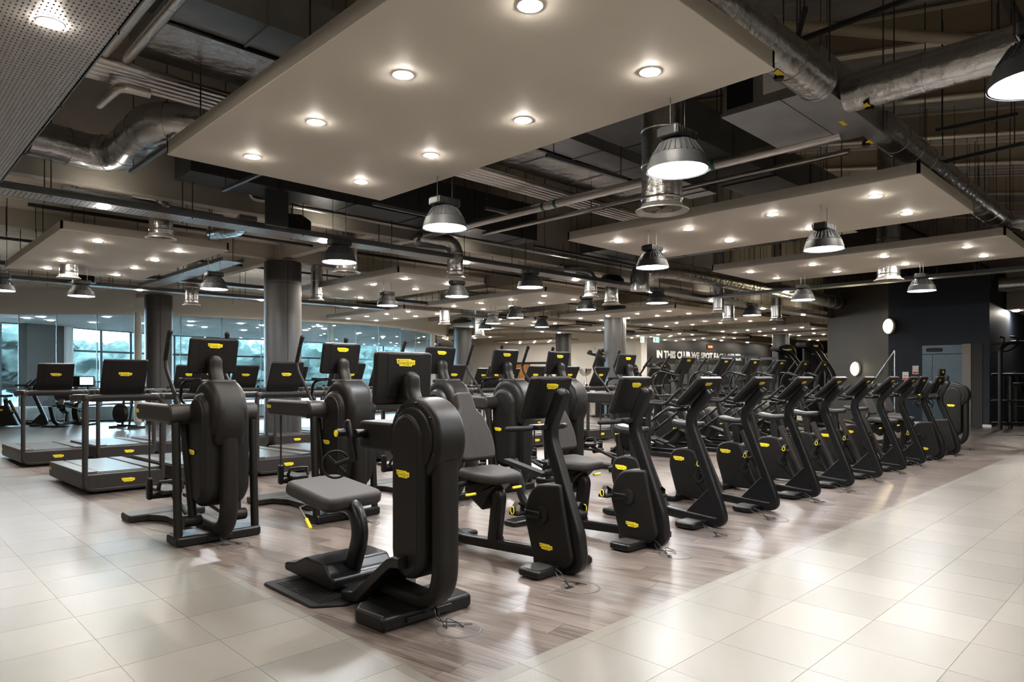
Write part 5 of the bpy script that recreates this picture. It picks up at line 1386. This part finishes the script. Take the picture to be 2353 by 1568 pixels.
def rack(lb, x, y, rz, h=2.4):
    t = thing('squat_rack', lb, 'rack', (x, y, 0), rz, 'squat racks')
    for sx in (-.6, .6):
        for sy in (-.6, .6):
            b = B(); b.box(sx - .04, sx + .04, sy - .04, sy + .04, 0, h); obj('upright', b, 'dark_steel', t, smooth=0)
        b = B(); b.box(sx - .04, sx + .04, -.6, .6, h - .08, h); b.box(sx - .04, sx + .04, -.6, .6, 0, .08); obj('side_rail', b, 'dark_steel', t, smooth=0)
    b = B(); b.box(-.6, .6, -.64, -.56, h - .08, h); b.box(-.6, .6, .56, .64, h - .08, h); obj('cross_member', b, 'steel', t, smooth=0)
    b = B(); b.cyl((-1.0, -.66, 1.3), (1.0, -.66, 1.3), .015, 8); br = obj('barbell', b, 'steel', t)
    for sx in (-1, 1):
        b = B(); b.cyl((sx * .80, -.66, 1.3), (sx * .86, -.66, 1.3), .22, 20); obj('weight_plate', b, 'rubber', br)
    return t
for i, (px, d, rz) in enumerate(((1590, 37, 0), (1640, 34, 20), (1700, 30, 0), (1762, 33, 0), (1905, 27, 10), (1935, 34, 0))):
    rack(['squat rack before the mirror, left end below the motto', 'squat rack before the mirror, middle below the motto', 'squat rack nearer the ellipticals below the motto', 'squat rack at the right end of the motto wall', 'squat rack left of the stair block', 'distant squat rack left of the stair block'][i], *ray(px, d), R(rz))
def dumbbells(lb, x, y, rz):
    t = thing('dumbbell_rack', lb, 'rack', (x, y, 0), rz, 'dumbbell racks')
    b = B()
    for sx in (-1.2, 1.2): b.box(sx - .04, sx + .04, -.25, .25, 0, 1.0)
    for z in (.35, .65, .95): b.box(-1.2, 1.2, -.2, .2, z - .03, z)
    obj('shelf_frame', b, 'dark_steel', t, smooth=0)
    dbm = B(); dbm.cyl((0, -.13, 0), (0, -.05, 0), .055, 10); dbm.cyl((0, .05, 0), (0, .13, 0), .055, 10); dbm.cyl((0, -.05, 0), (0, .05, 0), .015, 8)
    return t, mesh('dumbbell', dbm, 'rubber'), rz
for j, (px, d) in enumerate(((1640, 29), (1600, 40))):
    x, y = ray(px, d); t, me, rz = dumbbells(['dumbbell rack behind the ellipticals', 'far dumbbell rack by the mirror'][j], x, y, R(-20))
    for z in (.66, .96):
        for k in range(9):
            lx = -1.05 + k * .26; c, s = math.cos(R(-20)), math.sin(R(-20))
            o = put('dumbbell', me, None, (x + lx * c, y + lx * s, z + .0), (0, 0, R(-20)))
            o.location.z = z - .03 + .056 + .03 - .03
            tag(o, (ORD[k] + ' dumbbell from the left, ' + ('top' if z > .8 else 'middle') + ' shelf of the ' + ('nearer rack' if j == 0 else 'far rack')), 'dumbbell', 'dumbbells %d %s' % (j, 'top' if z > .8 else 'middle'))
# training rig right of the block
t = thing('training_rig', 'black tubular training rig with curved pull-up grips right of the lift block', 'rig', (0, 0, 0))
def rp(px, d, z): x, y = ray(px, d); return (x, y, z)
def tb(pts, r, nm): b = B(); b.sweep(fillet(pts, .15, n=4), 2 * r, n=10); obj(nm, b, 'satin_black', t)
tb([rp(2298, 19, 0), rp(2298, 19, 2.28), rp(2318, 19, 2.45), rp(2390, 19, 2.44)], .055, 'upright')
tb([rp(2322, 19.5, 0), rp(2322, 19.5, 1.52)], .055, 'upright')
tb([rp(2278, 19.2, 1.55), rp(2420, 19, 1.55)], .035, 'cross_bar')
tb([rp(2278, 19.2, .16), rp(2420, 19, .16)], .045, 'cross_bar')
tb([rp(2278, 19.2, .80), rp(2420, 19, .80)], .025, 'cross_bar')
tb([rp(2280, 19.2, 2.43), rp(2310, 19, 2.43)], .035, 'pull_up_bar')
tb([rp(2280, 19.2, 2.20), rp(2318, 19, 2.20), rp(2345, 19, 2.43)], .025, 'brace')
tb([rp(2295, 19, 2.60), rp(2308, 19, 2.60), rp(2305, 19, 2.43)], .028, 'pull_up_grip')
tb([rp(2320, 19, 2.61), rp(2336, 19, 2.60), rp(2340, 19, 2.43)], .028, 'pull_up_grip')
x, y = ray(2290, 22); q = strength('black machine with yellow badge behind the training rig', x, y, R(-30), 1.75)
x, y = ray(2334, 21); t = thing('weight_bench', 'padded bench behind the training rig', 'bench', (x, y, 0)); b = B(); rbox(b, -.35, .35, -.15, .15, 1.22, 1.30, .02, .04); obj('pad', b, 'upholstery', t); b = B(); b.box(-.04, .04, -.04, .04, 0, 1.23); b.box(-.3, .3, -.05, .05, 0, .06); obj('stand', b, 'satin_black', t)

# wall clock, LED clock, alarm, exit signs
def wpt(px, py):
    p, q = Vector((34.6, 23.9)), Vector((31.0, 37.5)); t_ = q - p; l = (px - CX) / F_PX; r_ = Vector((_c + l * _s, _s - l * _c))
    den = r_.x * t_.y - r_.y * t_.x; d = (p.x * t_.y - p.y * t_.x) / den
    return d * r_.x, d * r_.y, CAMH - (py - HY) * d / F_PX
WANG = math.atan2(37.5 - 23.9, 31.0 - 34.6) - R(90)
x, y, z = wpt(1367, 803)
t = thing('wall_clock', 'round white wall clock on the white wall left of the blue-grey column', 'clock', (x, y, z), WANG)
b = B(); b.lathe([(.30, -.05), (.31, -.03), (.31, 0)], axis='x', n=32); obj('clock_face', b, 'sign_white', t)
b = B(); b.box(-.056, -.052, -.006, .006, 0, .22); b.box(-.056, -.052, -.15, 0, -.008, .008); obj('clock_hands', b, 'lamp_black', t, smooth=0)
x, y, z = wpt(1167, 787); b = B(); b.lathe([(.10, -.12), (.11, -.02), (.11, 0)], axis='x', n=16); tag(obj('fire_alarm', b, 'sign_red', loc=(x, y, z), rot=(0, 0, WANG)), 'small red fire alarm high on the white wall', 'alarm')
# door in the white wall
x0_, y0_, _z = wpt(1181, 833); x1_, y1_, _z2 = wpt(1262, 833); zt_ = _z
dw = struct(thing('door_3', '', 'door', ((x0_ + x1_) / 2, (y0_ + y1_) / 2, 0), WANG)); del dw['label'], dw['category']
hw_ = math.hypot(x1_ - x0_, y1_ - y0_) / 2
b = B(); b.box(-.12, 0, -hw_, hw_, 0, 2.45); obj('door_frame', b, 'black_wall', dw, smooth=0)
b = B(); b.box(-.15, -.10, .1, hw_ - .15, 0, 2.30); obj('door_leaf', b, 'oak', dw, smooth=0)
b = B(); b.box(-.15, -.10, -hw_ + .15, .0, 0, 2.30); obj('door_leaf', b, 'white_paint', dw, smooth=0)
def exit_sign(px, py, d, w, h, lb, rz):
    x, y = ray(px, d); z = CAMH - (py - HY) * d / F_PX
    t = thing('exit_sign', lb, 'exit sign', (x, y, z), rz, 'hanging exit signs')
    b = B(); b.box(-w / 2, w / 2, -.03, .03, -h / 2, h / 2); obj('sign_box', b, 'sign_glow', t, smooth=0)
    b = B(); b.box(-w / 2 + .03, -w * .05, -.035, -.03, -h / 2 + .03, h / 2 - .03); b.box(w * .20, w / 2 - .03, -.035, -.03, -h / 2 + .03, h / 2 - .03); b.box(-w * .03, w * .17, -.035, -.03, -.01, .015)
    obj('green_symbol', b, 'sign_green', t, smooth=0)
    for sx in (-.4, .4): b = B(); b.cyl((sx * w, 0, h / 2), (sx * w, 0, 4.44 - z), .008, 6); obj('hanging_rod', b, 'rod', t)
exit_sign(1508, 781, 38, .48, .28, 'green and white hanging exit sign before the motto wall', R(0))
exit_sign(1476, 781, 36, .18, .30, 'narrow green hanging exit sign at the white wall corner', R(-60))
x, y = ray(1630, 45.2); z = CAMH + 67.5 * 45.2 / F_PX
t = thing('led_clock', 'hanging digital clock with red numerals above the motto', 'clock', (x, y, z))
b = B(); b.box(-.36, .36, -.05, .05, -.14, .14); obj('clock_case', b, 'lamp_black', t, smooth=0)
b = B(); text_into(b, '14:50:09', -.27, .32, -.09, .18, -.055, 0.02); obj('red_numerals', b, 'led_red', t, smooth=0)
b = B(); b.cyl((0, 0, .14), (0, 0, 4.0 - z), .012, 6); obj('hanging_rod', b, 'rod', t)
# small white control box on the left grey column
cx0, cy0 = 6.95, 23.0
x, y = ray(346, 22.45); tag(obj('wall_switch', rbox(B(), -.06, .06, -.02, .02, -.08, .08, .005, .01, 'y'), 'sign_white', loc=(x, y, CAMH + 9 * 22.4 / F_PX), rot=(0, 0, YAW - R(90))), 'small white switch plate on the left grey column', 'switch')
# bowl on stand
x, y = ray(1345, 27); t = thing('bowl_stand', 'silver bowl on a tripod stand before the white wall', 'bowl', (x, y, 0))
b = B(); b.lathe([(.02, 1.50), (.12, 1.53), (.22, 1.62), (.27, 1.80), (.26, 1.80)], n=28); obj('bowl', b, 'chrome', t)
b = B()
for k in range(3): a = k * 2.1; b.cyl((0, 0, 1.5), (.35 * math.cos(a), .35 * math.sin(a), 0), .02, 8)
obj('tripod', b, 'steel', t)
# window-side air bike
x, y = ray(292, 19.6); t = thing('air_bike', 'small air bike with round fan by the window glass', 'exercise bike', (x, y, 0), R(20))
b = B(); b.box(-.25, .25, -.45, -.38, 0, .06); b.box(-.25, .25, .38, .45, 0, .06); b.box(-.04, .04, -.4, .4, .04, .10); obj('base', b, 'satin_black', t, smooth=0)
b = B(); b.prism(arc(.3, .42, .28, 0, 360, 24)[:-1], -.07, .07, 'x', r=.02); obj('fan_housing', b, 'black_plastic', t)
b = B(); b.sweep([(0, .2, .1), (0, .12, 1.25)], .07, n=10); b.sweep([(0, -.1, .1), (0, -.25, .85)], .06, n=10); obj('frame', b, 'satin_black', t)
b = B(); rbox(b, -.1, .1, -.38, -.12, .85, .92, .02, .05); obj('saddle', b, 'saddle_vinyl', t)
b = B(); b.sweep(fillet([(-.25, -.05, 1.3), (-.2, .12, 1.15), (.2, .12, 1.15), (.25, -.05, 1.3)], .08), .03, n=8); obj('handlebar', b, 'rubber', t)
# lit window-side console
x, y = ray(200, 20.9); t = thing('lit_console', 'small lit touch screen on a post among the window bikes', 'screen', (x, y, 0), YAW - R(90))
b = B(); rbox(b, -.23, .23, -.02, .02, 1.18, 1.50, .008, .02, 'y'); obj('casing', b, 'lamp_black', t)
b = B(); b.box(-.20, .20, -.026, -.02, 1.24, 1.47); obj('screen', b, 'screen_lit', t, smooth=0)
b = B(); b.cyl((0, .05, 0), (0, .03, 1.2), .03, 10); b.box(-.2, .2, -.2, .2, 0, .05); obj('post', b, 'satin_black', t)
